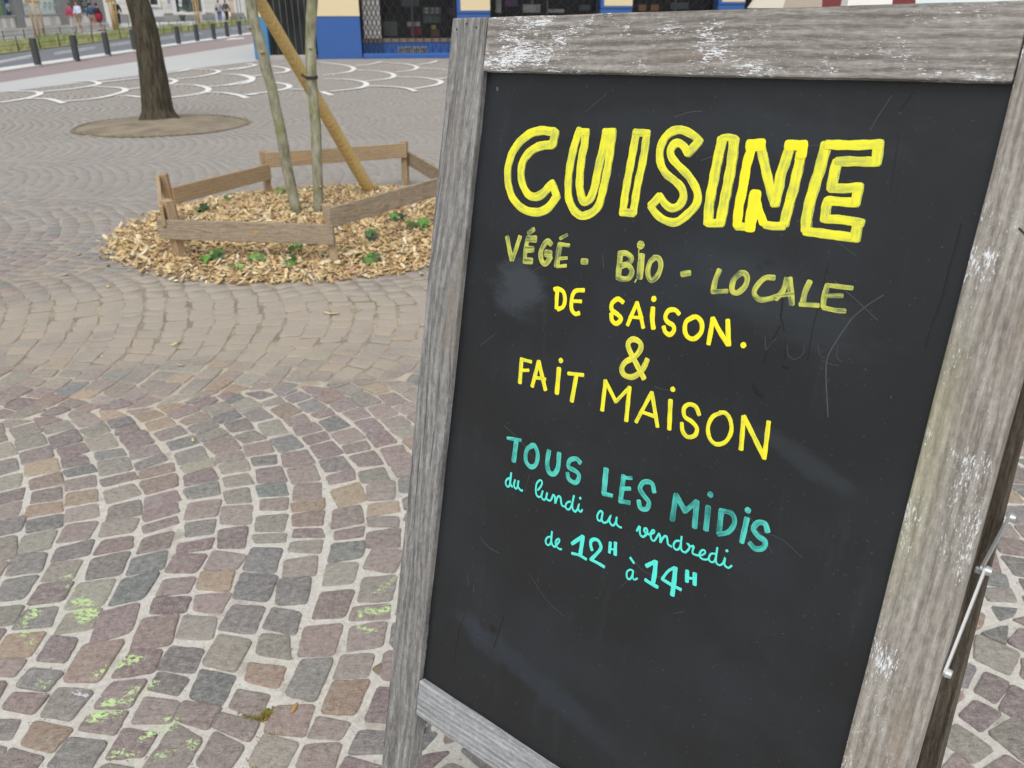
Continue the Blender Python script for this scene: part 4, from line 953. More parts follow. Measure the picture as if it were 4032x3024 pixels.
# the heap spills further over the stones on its left
spill = np.clip(-np.cos(a - 0.55), 0, 1) ** 3
rad = rad * (1 + 0.05 * spill * (rad / BED_R) ** 4)
x = BED_C[0] + np.cos(a) * rad; y = BED_C[1] + np.sin(a) * rad
z = bedz(x, y) + rg.uniform(0.0, 0.016, NC)
pos = np.stack([x, y, z], -1)
V, q = chip_arrays(pos, 0.0255 * np.exp(rg.normal(0, 0.45, NC)).clip(0.3, 2.0), 0.42, rg)
cc = CHIPC[rg.choice(len(CHIPC), NC, p=[.2, .18, .15, .12, .1, .12, .06, .07])] * rg.uniform(0.85, 1.3, (NC, 1)) * np.array([1.02, 1.0, 0.94])
o = np_mesh('wood_chips', V.reshape(-1, 3), [(q[None] + (np.arange(NC) * 12)[:, None, None]).reshape(-1, 4)], MAT['chips'], bed, False, np.repeat(cc, 12, 0)); o['kind'] = 'stuff'
# loose chips lying on the cobbles, one by one
LOOSE = [(310, 1003, .03, 'wood chip farthest left of the heap edge'), (285, 985, .024, 'small wood chip beyond the left tip of the heap'), (223, 1016, .02, 'lone wood chip on the grey cobbles left of the heap'), (258, 1083, .026, 'thick wood chip lying below the left tip of the heap'),
         (448, 1093, .012, 'tiny white chip in front of the heap'), (427, 1130, .032, 'pale wood chip lying in front of the left end of the heap'), (558, 1083, .034, 'brown bark chip at the front edge of the heap'), (692, 1097, .036, 'flat reddish bark chip in front of the low plank'),
         (59, 988, .02, 'brown chip near the left edge of the paving'), (1305, 1240, .075, 'long splinter of wood on the dusty cobbles'), (1415, 1223, .03, 'short wood chip right of the long splinter'), (690, 1355, .034, 'wood chip lying alone on dusty cobbles'),
         (710, 1441, .034, 'rounded wood chip on a pinkish cobble'), (402, 1403, .02, 'small wood chip on cobbles to the left'), (1590, 1078, .04, 'wood chips edge piece close to the sign leg'), (1660, 1085, .035, 'wood chip against the sign leg at the heap edge'),
         (760, 1733, .022, 'small pale chip on the purple cobbles'), (1050, 2290, .008, 'crumb of brown bark on a beige cobble')]
for (px_, py_, sz, lab) in LOOSE:
    g_ = gnd(px_, py_); rr = np.random.default_rng(int(px_))
    long = sz > 0.06
    V, q = chip_arrays(np.array([[0, 0, 0.0]]), np.array([sz * 0.85]), 0.05, rr)
    if long: V[..., 1] *= 0.3
    V[..., 2] -= V[..., 2].min()
    o = np_mesh('wood_chip', V[0], [q], MAT['chips'], None, False, CHIPC[rr.integers(0, 4)] if 'brown' not in lab and 'red' not in lab and 'bark' not in lab else CHIPC[4])
    o.location = (g_[0], g_[1], 0.0015); tag(o, lab, 'wood chip', 'loose wood chips on the cobbles')

# ---- low hexagonal guard
POSTS = {'A': (-2.06, 4.977), 'C': (-1.077, 4.851), 'E': (-0.392, 5.98), 'D': (-0.928, 7.268), 'B': (-1.995, 6.776), 'F': (-2.39, 5.79)}
guard = empty('tree_guard', (BED_C[0], BED_C[1], 0), 'low hexagonal guard of brown planks on short posts around the young tree', 'tree guard')
def post_top(k, dz=0.0): return Vector((*POSTS[k], 0.375 + dz))
gc = Vector((BED_C[0], BED_C[1], 0))
POSTM = {}
for k, (x, y) in POSTS.items():
    out = (Vector((x, y, 0)) - gc).normalized()
    lean = out * (0.03 if k in 'AF' else 0.012)
    base = Vector((x, y, -0.02)); top = Vector((x, y, 0.375)) + (lean if k != 'C' else Vector((-0.02, 0, 0)))
    zax = (top - base).normalized(); xax = zax; yv = out - zax * out.dot(zax); yv.normalize(); zz = xax.cross(yv)
    block('post', ((top - base).length, 0.055, 0.072 if k == 'A' else 0.05), MAT['guard'] if k in 'FBDAC' else MAT['guard_grey'], guard, frameM((top + base) / 2, xax, yv, zz), 0.003, 1)
    POSTM[k] = (base, top, out)
def plank(a, b, ha, hb, mat, ext0=0.03, ext1=0.03, side=1, wd=0.118):
    pa = POSTM[a][0].lerp(POSTM[a][1], ha / 0.395); pb = POSTM[b][0].lerp(POSTM[b][1], hb / 0.395)
    x = (pb - pa).normalized(); up = Vector((0, 0, 1)); zz = x.cross(up).normalized(); mid = (pa + pb) / 2
    if zz.dot(mid - gc) < 0: zz = -zz
    off = zz * 0.042 * side
    pa = pa - x * ext0 + off; pb = pb + x * ext1 + off
    y = zz.cross(x)
    return block('plank', ((pb - pa).length, wd, 0.024), mat, guard, frameM((pa + pb) / 2, x, y, zz), 0.002, 1, 8, 0.001, int(ha * 100))
low_ = plank('A', 'C', 0.225, 0.222, MAT['guard_grey'], 0.07, 0.035)
plank('F', 'A', 0.33, 0.31, MAT['guard'], 0.03, 0.05)
plank('F', 'B', 0.245, 0.235, MAT['guard'], 0.0, 0.0, -1)
plank('B', 'D', 0.325, 0.325, MAT['guard'], 0.0, 0.0, -1)
plank('D', 'E', 0.245, 0.24, MAT['guard_grey'], 0.03, 0.04)
high_ = plank('C', 'E', 0.322, 0.325, MAT['guard_grey'], 0.04, 0.06)
kp = (POSTM['A'][0].lerp(POSTM['A'][1], 0.225 / 0.395) + POSTM['C'][0].lerp(POSTM['C'][1], 0.225 / 0.395)) / 2
for pl_, dx, dy, rr in ((low_, 0.07, 0.0, 0.017), (high_, -0.46, 0.005, 0.014), (high_, -0.08, 0.025, 0.016)):
    mw = pl_.matrix_basis; zc_ = Vector((mw[0][2], mw[1][2], mw[2][2])); xx_ = Vector((mw[0][0], mw[1][0], mw[2][0])); yy_ = Vector((mw[0][1], mw[1][1], mw[2][1]))
    if xx_.x < 0: dx = -dx
    disc('knot', mw.translation + xx_ * dx + yy_ * dy + zc_ * 0.0125, rr, zc_, MAT['end_grain'], guard, 0.0015, 16)

# ---- the young tree: two pale stems from one root, and its raking stake
def at_depth(px, py, y):
    d = ray(px, py); k = y / d[1]; p = d * k; return Vector((p[0], p[1], p[2] + CAM_H))
tree = empty('young_tree', (-1.5, 6.0, 0), 'young tree with two smooth greenish grey stems rising from the wood chips', 'tree')
s1 = [(1178, 880, 6.00, .031), (1160, 800, 5.99, .029), (1133, 670, 5.97, .028), (1118, 585, 5.96, .0285), (1103, 500, 5.95, .0265), (1087, 430, 5.94, .027), (1072, 350, 5.93, .026), (1047, 270, 5.92, .0285), (1036, 215, 5.91, .027), (1016, 140, 5.9, .0265), (1000, 100, 5.9, .0285), (988, 0, 5.88, .0275), (975, -150, 5.86, .027), (962, -500, 5.8, .024), (940, -1000, 5.7, .02)]
tube('stem', [at_depth(a, b, c) for a, b, c, r in s1], [r * 1.32 for *_, r in s1], MAT['young_bark'], tree, 18, 0.025, seed=4)
s2 = [(1256, 880, 6.02, .0285), (1254, 800, 6.02, .027), (1251, 700, 6.02, .0275), (1247, 600, 6.02, .0285), (1245, 500, 6.02, .027), (1234, 400, 6.02, .0275), (1226, 300, 6.02, .0265), (1223, 195, 6.02, .0285), (1222, 185, 6.02, .0265), (1224, 90, 6.02, .0265), (1230, 0, 6.02, .027), (1236, -150, 6.0, .026), (1250, -500, 6.0, .022), (1270, -1000, 6.0, .018)]
tube('stem', [at_depth(a, b, c) for a, b, c, r in s2], [r * 1.32 for *_, r in s2], MAT['young_bark'], tree, 18, 0.025, seed=5)
for (px_, py_, y_, r_) in ((1034, 205, 5.875, .019), (982, 108, 5.875, .018), (1222, 190, 5.985, .015), (1262, 735, 5.99, .012)):
    p_ = at_depth(px_, py_, y_); bm = bmesh.new(); bmesh.ops.create_icosphere(bm, subdivisions=2, radius=r_)
    for v in bm.verts: v.co.z *= 0.7
    finish(bm, 'knot', MAT['young_bark'], tree, Matrix.Translation(p_), True)
sb = at_depth(1470, 775, 6.78); st_ = at_depth(1020, 0, 6.08); sd_ = (st_ - sb)
stake = tube('raking_stake', [sb + sd_ * (i / 12) for i in range(0, 17)], [0.048 - 0.0004 * i for i in range(17)], MAT['stake'], None, 20, 0.02, seed=9)
tag(stake, 'round yellow wooden stake slanting behind the two stems of the young tree', 'stake')
# cut flat on the stake, dark strap round stake and stem
def loop(name, pts, w, th, mat, parent):
    V, F = [], []; n = len(pts); c = sum((Vector(p) for p in pts), Vector()) / n
    for p in pts:
        p = Vector(p); o_ = (p - c); o_.z = 0; o_.normalize()
        V += [p + Vector((0, 0, -w / 2)), p + Vector((0, 0, w / 2)), p + o_ * th + Vector((0, 0, w / 2)), p + o_ * th + Vector((0, 0, -w / 2))]
    for i in range(n):
        a, b = 4 * i, 4 * ((i + 1) % n)
        for k in range(4): F.append((a + k, b + k, b + (k + 1) % 4, a + (k + 1) % 4))
    return mesh_obj(name, V, F, mat, parent)
sA = at_depth(1186, 300, 6.28); sA = sb + sd_ * ((sb.z - at_depth(1186, 300, 6.3).z) / (sb.z - st_.z)) if False else sb + sd_ * 0.615
sB = at_depth(1228, 305, 6.02)
dirn = Vector((sB.x - sA.x, sB.y - sA.y, 0)); L_ = dirn.length; dirn.normalize(); prp = Vector((-dirn.y, dirn.x, 0))
pts = []
for i in range(17):
    a = math.pi / 2 + math.pi * i / 16; pts.append(Vector((sA.x, sA.y, sB.z)) + dirn * math.cos(a) * 0.051 + prp * math.sin(a) * 0.051)
for i in range(17):
    a = -math.pi / 2 + math.pi * i / 16; pts.append(Vector((sB.x, sB.y, sB.z)) + dirn * math.cos(a) * 0.040 + prp * math.sin(a) * 0.040)
o = loop('tree_tie', pts, 0.020, 0.003, MAT['black'], None); tag(o, 'black rubber strap holding the stem to the slanting stake', 'strap')

# ---- ivy starts in the chips
def q5(x, y): return 300 + x / 1.4747, 500 + y / 1.4747
IVY = [(865, 440, 3, .030, 'single upright ivy leaf behind the chips near the back left plank'), (770, 510, 5, .045, 'ivy plant trailing flat inside the guard at the left'), (1200, 395, 4, .032, 'small ivy sprig beside the rear post'), (795, 775, 8, .046, 'bushiest ivy plant below the left end of the low plank'),
       (930, 825, 3, .030, 'tiny ivy shoot in front of the low plank'), (1058, 790, 4, .032, 'thin upright ivy plant with one lime leaf under the knot of the low plank'), (1290, 725, 4, .048, 'ivy plant with a broad bright green leaf hanging by the low plank'), (1250, 805, 4, .036, 'dark ivy plant below the bright green leaf'),
       (1690, 675, 4, .046, 'ivy plant with one large round leaf right of the front post'), (1700, 780, 6, .042, 'dark glossy ivy clump right of the front post'), (1865, 580, 5, .042, 'ivy plant between the front post and the sign'), (2005, 610, 4, .050, 'ivy plant with a pointed star leaf next to the sign leg'), (1945, 600, 3, .028, 'smallest ivy sprig next to the star leaf')]
LOBE = [(0, 0), (0.22, -0.10), (0.48, 0.02), (0.36, 0.22), (0.52, 0.45), (0.24, 0.50), (0.0, 1.0), (-0.24, 0.50), (-0.52, 0.45), (-0.36, 0.22), (-0.48, 0.02), (-0.22, -0.10)]
for i, (qx, qy, nl, sz, lab) in enumerate(IVY):
    g_ = gnd(*q5(qx, qy), 0.03); r = random.Random(100 + i)
    zb = float(bedz(g_[0], g_[1]))
    iv = empty('ivy_plant', (g_[0], g_[1], zb), lab, 'ivy', 'young ivy plants in the wood chips')
    V, F = [], []
    for k in range(nl):
        a = r.uniform(0, 6.28); rr = r.uniform(0.2, 1.0) * sz * 1.3; h = r.uniform(0.2, 1.0) * sz * 1.3 + 0.012
        b = Vector((g_[0] + math.cos(a) * rr, g_[1] + math.sin(a) * rr, zb + h))
        tube('stem', [Vector((g_[0], g_[1], zb - 0.01)), Vector((g_[0], g_[1], zb)).lerp(b, 0.6) + Vector((0, 0, 0.006)), b], [0.0016, 0.0014, 0.001], MAT['stem'], iv, 5)
        s = sz * r.uniform(0.7, 1.2) * 1.6
        yaw = r.uniform(-0.9, 0.9) - math.pi / 2 + r.choice((0, 0, 1.2, -1.2)); til = r.uniform(0.15, 1.1)
        lv = [(0, 0.45, 0.05)] + [(x_, y_, 0.12 * abs(x_) - 0.18 * y_ * y_) for x_, y_ in LOBE]
        Mx = Matrix.Translation(b) @ Matrix.Rotation(yaw - math.pi / 2, 4, 'Z') @ Matrix.Rotation(-til, 4, 'X') @ Matrix.Rotation(r.uniform(-.4, .4), 4, 'Y') @ Matrix.Scale(s, 4)
        P_ = [Mx @ Vector(v) for v in lv]; m = len(LOBE)
        up_ = [p + Vector((0, 0, 0.0007)) for p in P_]
        Fv = [(0, 1 + j, 1 + (j + 1) % m) for j in range(m)]
        F2 = [(m + 1, m + 2 + (j + 1) % m, m + 2 + j) for j in range(m)]
        mesh_obj('leaf', P_ + up_, [f[::-1] for f in Fv] + [f[::-1] for f in F2], MAT['leaf'], iv, True)

# ================================================================ big tree in its round of bare soil
Vv, Ff = [(SOIL_C[0], SOIL_C[1], 0.07)], []
RR, KK = 8, 48
for i in range(1, RR + 1):
    for k in range(KK):
        a = 2 * math.pi * k / KK; t_ = i / RR; r = SOIL_R * t_ * (1 + 0.02 * math.sin(5 * a))
        z = 0.07 * (1 - t_ ** 1.5) + 0.012 * math.sin(3 * a + 5 * t_) * (1 - t_) - (0.006 if i == RR else -0.002)
        Vv.append((SOIL_C[0] + math.cos(a) * r, SOIL_C[1] + math.sin(a) * r, z))
for k in range(KK): Ff.append((0, 1 + k, 1 + (k + 1) % KK))
for i in range(1, RR):
    for k in range(KK):
        a, b = 1 + (i - 1) * KK + k, 1 + (i - 1) * KK + (k + 1) % KK
        Ff.append((a, a + KK, b + KK, b))
soil = mesh_obj('soil_patch', Vv, Ff, MAT['soil'], None, True); soil['kind'] = 'structure'
ring_pts = [(SOIL_C[0] + math.cos(2 * math.pi * k / 60) * (SOIL_R + 0.01), SOIL_C[1] + math.sin(2 * math.pi * k / 60) * (SOIL_R + 0.01), 0.0) for k in range(60)]
V, F = [], []
for k in range(60):
    a = 2 * math.pi * k / 60
    for rr, zz in ((SOIL_R - 0.02, 0.004), (SOIL_R, 0.010), (SOIL_R + 0.05 * (0.6 + 0.4 * math.sin(7 * a)), 0.0035)):
        V.append((SOIL_C[0] + math.cos(a) * rr, SOIL_C[1] + math.sin(a) * rr, zz))
for k in range(60):
    a, b = 3 * k, 3 * ((k + 1) % 60)
    F += [(a, a + 1, b + 1, b), (a + 1, a + 2, b + 2, b + 1)]
mesh_obj('soil_rim', V, F, MAT['soil_rim'], soil, True)
Vv, Ff = [], []
r9 = random.Random(9)
for _ in range(120):
    a = r9.choice((r9.uniform(3.9, 5.4), r9.uniform(4.5, 5.0), r9.uniform(0.4, 2.4))); rr = SOIL_R + r9.gauss(0.01, 0.03); h = r9.uniform(0.012, 0.035)
    x, y = SOIL_C[0] + math.cos(a) * rr, SOIL_C[1] + math.sin(a) * rr; o_ = len(Vv); w = 0.006
    Vv += [(x - w, y, 0), (x + w, y, 0), (x + r9.gauss(0, .01), y + r9.gauss(0, .01), h)]; Ff.append((o_, o_ + 1, o_ + 2))
mesh_obj('grass_fringe', Vv, Ff, MAT['moss'], soil)['kind'] = 'stuff'
big = empty('street_tree', (-4.70, 11.44, 0), 'mature tree with a thick dark brown trunk standing in a round of bare soil', 'tree')
tr = [(630, 492, .325), (629, 480, .296), (626, 462, .245), (621, 430, .198), (613, 370, .184), (603, 300, .172), (590, 220, .160), (574, 130, .148), (556, 50, .142), (541, 0, .138), (505, -140, .132), (440, -400, .125), (380, -700, .115)]
tp = []
for a, b, r in tr: tp.append(at_depth(a, b, 11.44))
V, F = [], []
seg = 40
rt = random.Random(2)
# finer rings for bark ridges
ext = smooth_path([np.array(p) for p in tp], 5); rads = np.interp(np.linspace(0, len(tr) - 1, len(ext)), range(len(tr)), [t_[2] for t_ in tr])
for i, p in enumerate(ext):
    for k in range(seg):
        qn = 2 * math.pi * k / seg
        flare = 1 + 0.10 * math.sin(5 * qn + 1) * max(0, (rads[i] - 0.17) / 0.11) + 0.020 * math.sin(9 * qn + i * 0.15) + rt.uniform(-0.012, 0.012)
        V.append((p[0] + math.cos(qn) * rads[i] * flare, p[1] + math.sin(qn) * rads[i] * flare, p[2]))
for i in range(len(ext) - 1):
    for k in range(seg): F.append((i * seg + k, i * seg + (k + 1) % seg, (i + 1) * seg + (k + 1) % seg, (i + 1) * seg + k))
mesh_obj('trunk', V, F, MAT['old_bark'], big, True)

# ================================================================ the street on the left
ground = sheet('ground', [(-300, -60), (300, -60), (300, 500), (-300, 500)], MAT['ground'], kind='structure', z=-0.10)
def line_pts(p0, p1, ext0=12, ext1=120):
    a, b = gnd(*p0)[:2], gnd(*p1)[:2]; d = (b - a) / np.linalg.norm(b - a)
    return a - d * ext0, b + d * ext1
def strip(name, l0, l1, z, mat, thick=0.0, ext=(12, 60), label=None):
    a0, a1 = line_pts(*l0, *ext); b0, b1 = line_pts(*l1, *ext)
    pts = [a0, a1, b1, b0]
    if thick:
        V = [(p[0], p[1], z) for p in pts] + [(p[0], p[1], z - thick) for p in pts]
        F = [(0, 1, 2, 3), (0, 4, 5, 1), (1, 5, 6, 2), (2, 6, 7, 3), (3, 7, 4, 0)]
        o = mesh_obj(name, V, F, mat); bm = bmesh.new(); bm.from_mesh(o.data); bmesh.ops.recalc_face_normals(bm, faces=bm.faces); bm.to_mesh(o.data); bm.free()
    else:
        o = sheet(name, pts, mat, z=z)
    o['kind'] = 'structure'
    return o
C0, C1 = (0, 364), (980, 243)
R0, R1 = (0, 325), (981, 174)
K0_, K1_ = (0, 287), (972, 140)
KT0, KT1 = (0, 274), (972, 133)
G0, G1 = (0, 206), (963, 92)
GF0, GF1 = (0, 163), (963, 82)
P0, P1 = (0, 140), (253, 119)
strip('pale_pavement', (C0, C1), (R0, R1), -0.002, MAT['pale_pave'], ext=(4.4, 0.5))
strip('cycle_path', (R0, R1), (K0_, K1_), -0.003, MAT['red_path'], ext=(12, 60))
strip('kerb', (K0_, K1_), (KT0, KT1), 0.04, MAT['kerb'], 0.14)
road = strip('road', (KT0, KT1), (G0, G1), -0.075, MAT['asphalt'])
strip('far_pavement', (GF0, GF1), ((0, 96), (963, 40)), -0.03, MAT['pale_pave'], 0.06, ext=(12, 40))
strip('grass_verge', (G0, G1), (GF0, GF1), -0.04, plain('verge soil', (0.26, 0.24, 0.13), 0.95, var=0.3, scale=2), 0.05)
# pavement filling the corner between cobbles, shop and road
sheet('pale_pavement', [gnd(980, 243)[:2] , gnd(981, 174)[:2], gnd(1120, 155)[:2], (STORE0 + _sd * 3), Sx], MAT['pale_pave'], kind='structure', z=-0.0022)
def mark_line(p0, p1, w, name='painted_line'):
    a, b = gnd(*p0), gnd(*p1); d = (b - a)[:2]; d /= np.linalg.norm(d); n = np.array([-d[1], d[0]]) * w / 2
    sheet(name, [a[:2] - n, b[:2] - n, b[:2] + n, a[:2] + n], MAT['line_paint'], road, z=-0.069)
for p0, p1 in (((-60, 245), (122, 211)), ((212, 203), (372, 180)), ((430, 172), (512, 160)), ((630, 147), (686, 139)), ((724, 134), (797, 126)), ((845, 120), (890, 114)), ((912, 110), (960, 105))):
    mark_line((p0[0], p0[1] - 3), (p1[0], p1[1] - 3), 0.10)
    mark_line((p0[0], p0[1] + 3), (p1[0], p1[1] + 3), 0.06)
# white mark on the cycle path
a_, b_ = gnd(888, 157), gnd(962, 150)
sheet('painted_mark', [gnd(885, 158)[:2], gnd(960, 152)[:2], gnd(962, 148)[:2], gnd(905, 151)[:2]], MAT['line_paint'], kind='structure', z=0.002)
# ---- bollards
def make_bollard(loc, h):
    b = empty('bollard', loc)
    bm = bmesh.new(); R_ = 0.085
    prof = [(R_ * 1.12, 0.0), (R_ * 1.12, 0.02), (R_, 0.025), (R_, h - 0.07), (R_ * 0.965, h - 0.065), (R_ * 0.965, h - 0.05), (R_, h - 0.045), (R_, h - 0.01), (R_ * 0.93, h), (0.0, h + 0.004)]
    V, F = [], []; n = 20
    for r, z in prof:
        for k in range(n): V.append((math.cos(2 * math.pi * k / n) * r, math.sin(2 * math.pi * k / n) * r, z))
    for i in range(len(prof) - 1):
        for k in range(n): F.append((i * n + k, i * n + (k + 1) % n, (i + 1) * n + (k + 1) % n, (i + 1) * n + k))
    bm.free()
    o = mesh_obj('shaft', V[:n * 4], F[:n * 3], MAT['bollard']); o.parent = b
    m = [((v[0]), v[1], v[2]) for v in V[n * 3:]]
    F2 = [(i * n + k, i * n + (k + 1) % n, (i + 1) * n + (k + 1) % n, (i + 1) * n + k) for i in range(len(prof) - 4) for k in range(n)]
    o = mesh_obj('cap', m, F2, MAT['bollard']); o.parent = b
    return b
BOL = [(151.5, 262, 'first and largest bollard, nearest the camera at the far left'), (304, 241, 'bollard second in the row from the left, in front of the walking couple'), (427, 221, 'bollard third from the left, just left of the dark tree trunk'), (533, 201, 'bollard half hidden by the left edge of the dark trunk'),
       (626, 187, 'bollard touching the right edge of the dark trunk'), (705, 177, 'first free standing bollard to the right of the dark trunk'), (779, 166, 'bollard second to the right of the dark trunk'), (845, 158, 'bollard third to the right of the dark trunk'), (897, 148, 'last but one bollard before the blue shop corner'), (947, 141, 'last bollard, right beside the blue shop corner')]
b0 = None
for px_, py_, lab in BOL:
    g_ = gnd(px_, py_)
    if b0 is None: b0 = make_bollard((g_[0], g_[1], 0), 0.66); b = b0
    else:
        b = b0.copy(); COL.objects.link(b); b.location = (g_[0], g_[1], 0)
        for ch in b0.children:
            c = ch.copy(); COL.objects.link(c); c.parent = b
    tag(b, 'dark grey ' + lab, 'bollard', 'bollards along the kerb')
# ---- verge: grass blades, low wire fence
def quadpt(u, v):
    a0, a1 = line_pts(G0, G1, 4, 30); b0_, b1_ = line_pts(GF0, GF1, 4, 30)
    return (a0 * (1 - u) + a1 * u) * (1 - v) + (b0_ * (1 - u) + b1_ * u) * v
Vv, Ff = [], []; rgv = random.Random(31)
for _ in range(26000):
    u = rgv.uniform(0, 1) ** 1.3; p_ = quadpt(u, rgv.uniform(0.05, 0.95)); x, y = p_
    cl = math.sin(x * 2.3 + y * 0.9) + math.sin(y * 1.7 - x)
    h = rgv.uniform(0.08, 0.26) * (1 + 0.35 * cl); w = rgv.uniform(0.008, 0.02); a = rgv.uniform(0, 6.28); o_ = len(Vv)
    dx, dy = rgv.gauss(0, 0.35) * h, rgv.gauss(0, 0.35) * h
    Vv += [(x - w * math.cos(a), y - w * math.sin(a), -0.04), (x + w * math.cos(a), y + w * math.sin(a), -0.04), (x + dx, y + dy, -0.04 + h)]; Ff.append((o_, o_ + 1, o_ + 2))
tag(mesh_obj('verge_grass', Vv, Ff, MAT['grass']), 'long light green grass growing in the verge across the road', 'grass', kind='stuff')
fence = empty('low_fence', (-17, 32, 0), 'low thin wire fence with dark posts along the grass verge', 'fence')
MAT['fence'] = plain('dark green fence metal', (0.05, 0.075, 0.045), 0.6)
for side in (0.03, 0.97):
    prev = None
    for i in range(34):
        p_ = quadpt((i + (0.4 if side > 0.5 else 0)) / 34 * 0.8, side)
        tube('post', [(p_[0], p_[1], -0.04), (p_[0], p_[1], 0.42)], [0.02, 0.02], MAT['fence'], fence, 6)
        if prev is not None:
            for hz in (0.36, 0.16): tube('wire', [(prev[0], prev[1], hz), (p_[0], p_[1], hz)], [0.007, 0.007], MAT['fence'], fence, 4)
        prev = p_

# ================================================================ far side buildings
class Wall:
    """vertical wall through two ground points; boxes on it are given by picture points on the wall plane"""
    def __init__(s, p0, p1, name, label, cat='building'):
        s.o = np.array([*p0, 0.0]); s.a = np.array([*(p1 - p0), 0.0]); s.a /= np.linalg.norm(s.a)
        s.n = np.array([s.a[1], -s.a[0], 0.0])                 # towards the camera
        if s.n @ (np.array([0, 0, 0]) - s.o) < 0: s.n = -s.n
        s.root = empty(name, s.o, label, cat)
    def sz(s, px, py, d=0.0):
        r = ray(px, py); O = np.array([0, 0, CAM_H]); k = ((s.o + s.n * d - O) @ s.n) / (r @ s.n); p = O + r * k
        return (p - s.o) @ s.a, p[2]
    def box(s, name, s0, s1, z0, z1, d0, d1, mat, parent=None, bev=0.0, label=None):
        if s0 > s1: s0, s1 = s1, s0
        c = s.o + s.a * (s0 + s1) / 2 + s.n * (d0 + d1) / 2 + np.array([0, 0, (z0 + z1) / 2])
        x, z = s.a, np.array([0, 0, 1.0]); y = np.cross(z, x)
        o = block(name, (s1 - s0, abs(d1 - d0), z1 - z0), mat, parent or s.root, frameM(c, x, y, z), bev)
        if label: o['label'] = label
        return o
    def pbox(s, name, x0, y0, x1, y1, d0, d1, mat, parent=None, zlo=None, zhi=None, bev=0.0, label=None):
        """x0..x1, y0 (top)..y1 (bottom) in pixels of the photo, measured at depth d1"""
        ym = (max(y0, 0) + max(y1, 2)) / 2; xm = (x0 + x1) / 2
        a, b = s.sz(x0, ym, d1)[0], s.sz(x1, ym, d1)[0]
        z1 = s.sz(xm, y0, d1)[1] if zhi is None else zhi; z0 = s.sz(xm, y1, d1)[1] if zlo is None else zlo
        return s.box(name, a, b, z0, z1, d0, d1, mat, parent, bev, label)
MAT['concrete'] = plain('grey concrete', (0.40, 0.39, 0.37), 0.85, var=0.12, scale=1.5)
MAT['concrete_dark'] = plain('dark grey pillar stone', (0.31, 0.31, 0.30), 0.8, var=0.12, scale=1.5)
MAT['granite'] = plain('polished pale granite', (0.68, 0.65, 0.61), 0.55, var=0.35, scale=0.9)
MAT['white_panel'] = plain('pale stone panel', (0.88, 0.87, 0.85), 0.6, var=0.05)
MAT['limestone'] = plain('pale limestone', (0.84, 0.81, 0.75), 0.85, var=0.08, scale=1.5)
MAT['poster_teal'] = plain('frosted teal white film', (0.74, 0.86, 0.85), 0.4, var=0.1, scale=0.6)
MAT['poster_blue'] = plain('navy poster', (0.045, 0.06, 0.20), 0.5)
MAT['poster_green'] = plain('leafy green poster', (0.16, 0.30, 0.18), 0.5, var=0.5, scale=3)
MAT['print_grey'] = plain('grey green print', (0.33, 0.42, 0.38), 0.6, var=0.3, scale=5)
def glass(name, c, r=0.12):
    t = NT(name, r, spec=0.6); p = t.pos()
    t.base(t.ramp(t.noise(t.map(p, (1, 1, 0.7)), 1.6, 4, 0.6), [(0.4, tuple(x * 0.55 for x in c)), (0.65, tuple(x * 1.6 for x in c))])); return t.m
MAT['glass'] = glass('dark shop glass', (0.030, 0.036, 0.036))
MAT['glass_green'] = glass('greenish shop glass', (0.075, 0.10, 0.095))
MAT['white'] = plain('white paint', (0.76, 0.76, 0.74), 0.6, var=0.05)
W1 = Wall(gnd(-260, 162)[:2], gnd(253, 118.5)[:2], 'bank_building', 'grey building with frosted shop windows and polished stone base across the road')
ZT = 6.5
f = 4.916
sL = W1.sz(-260, 100)[0]; sR = W1.sz(412, 60)[0]
W1.box('wall', sL - 3, sR, -0.05, ZT, -0.5, -0.25, MAT['concrete'])
zsill = W1.sz(150, 59)[1]; zpl = W1.sz(150, 105)[1]
W1.box('plinth', sL - 3, sR, -0.03, zpl, -0.25, 0.18, MAT['granite'], bev=0.02)
W1.box('sill_wall', sL - 3, sR, zpl, zsill - 0.05, -0.25, 0.0, MAT['granite'])
W1.box('sill', sL - 3, sR, zsill - 0.05, zsill + 0.03, -0.25, 0.10, MAT['concrete'], bev=0.01)
for x0, x1 in ((8, 22), (42, 52), (100, 128), (165, 198), (222, 260), (332, 362)):
    W1.pbox('stone_panel', x0, 62, x1, 100, 0.0, 0.03, MAT['white_panel'], zlo=zpl + 0.03, zhi=zsill - 0.1)
for x0, x1 in ((62, 92), (237, 276), (372, 414), (-120, -70)):
    W1.pbox('pillar', x0 + (2 if x0 > 0 else 0), -60, x1, 100, -0.25, 0.14, MAT['concrete_dark'], zlo=-0.02, zhi=ZT, bev=0.02)
for x0, x1, m in ((-70, 18, 'poster_green'), (18, 62, 'poster_blue'), (92, 237, 'poster_teal'), (276, 372, 'glass_green')):
    fr = W1.pbox('window', x0, -200, x1, 57, -0.25, -0.12, MAT[m], zlo=zsill + 0.03, zhi=ZT - 1.2)
    for xx in (x0, x1):
        W1.pbox('window_frame', xx - 1.2, -200, xx + 1.2, 57, -0.12, -0.07, MAT['concrete'], fr, zlo=zsill + 0.03, zhi=ZT - 1.2)
def blobshape(w, name, pts, d, mat, parent=None):
    P = [w.sz(x / f, y / f, d) for x, y in pts]; m = len(P)
    V = [w.o + w.a * a + np.array([0, 0, z]) + w.n * d for a, z in P] + [w.o + w.a * a + np.array([0, 0, z]) + w.n * (d - 0.02) for a, z in P]
    F = [tuple(range(m)), tuple(range(m, 2 * m))[::-1]] + [(i, (i + 1) % m, m + (i + 1) % m, m + i) for i in range(m)]
    return mesh_obj(name, V, F, mat, parent or w.root)
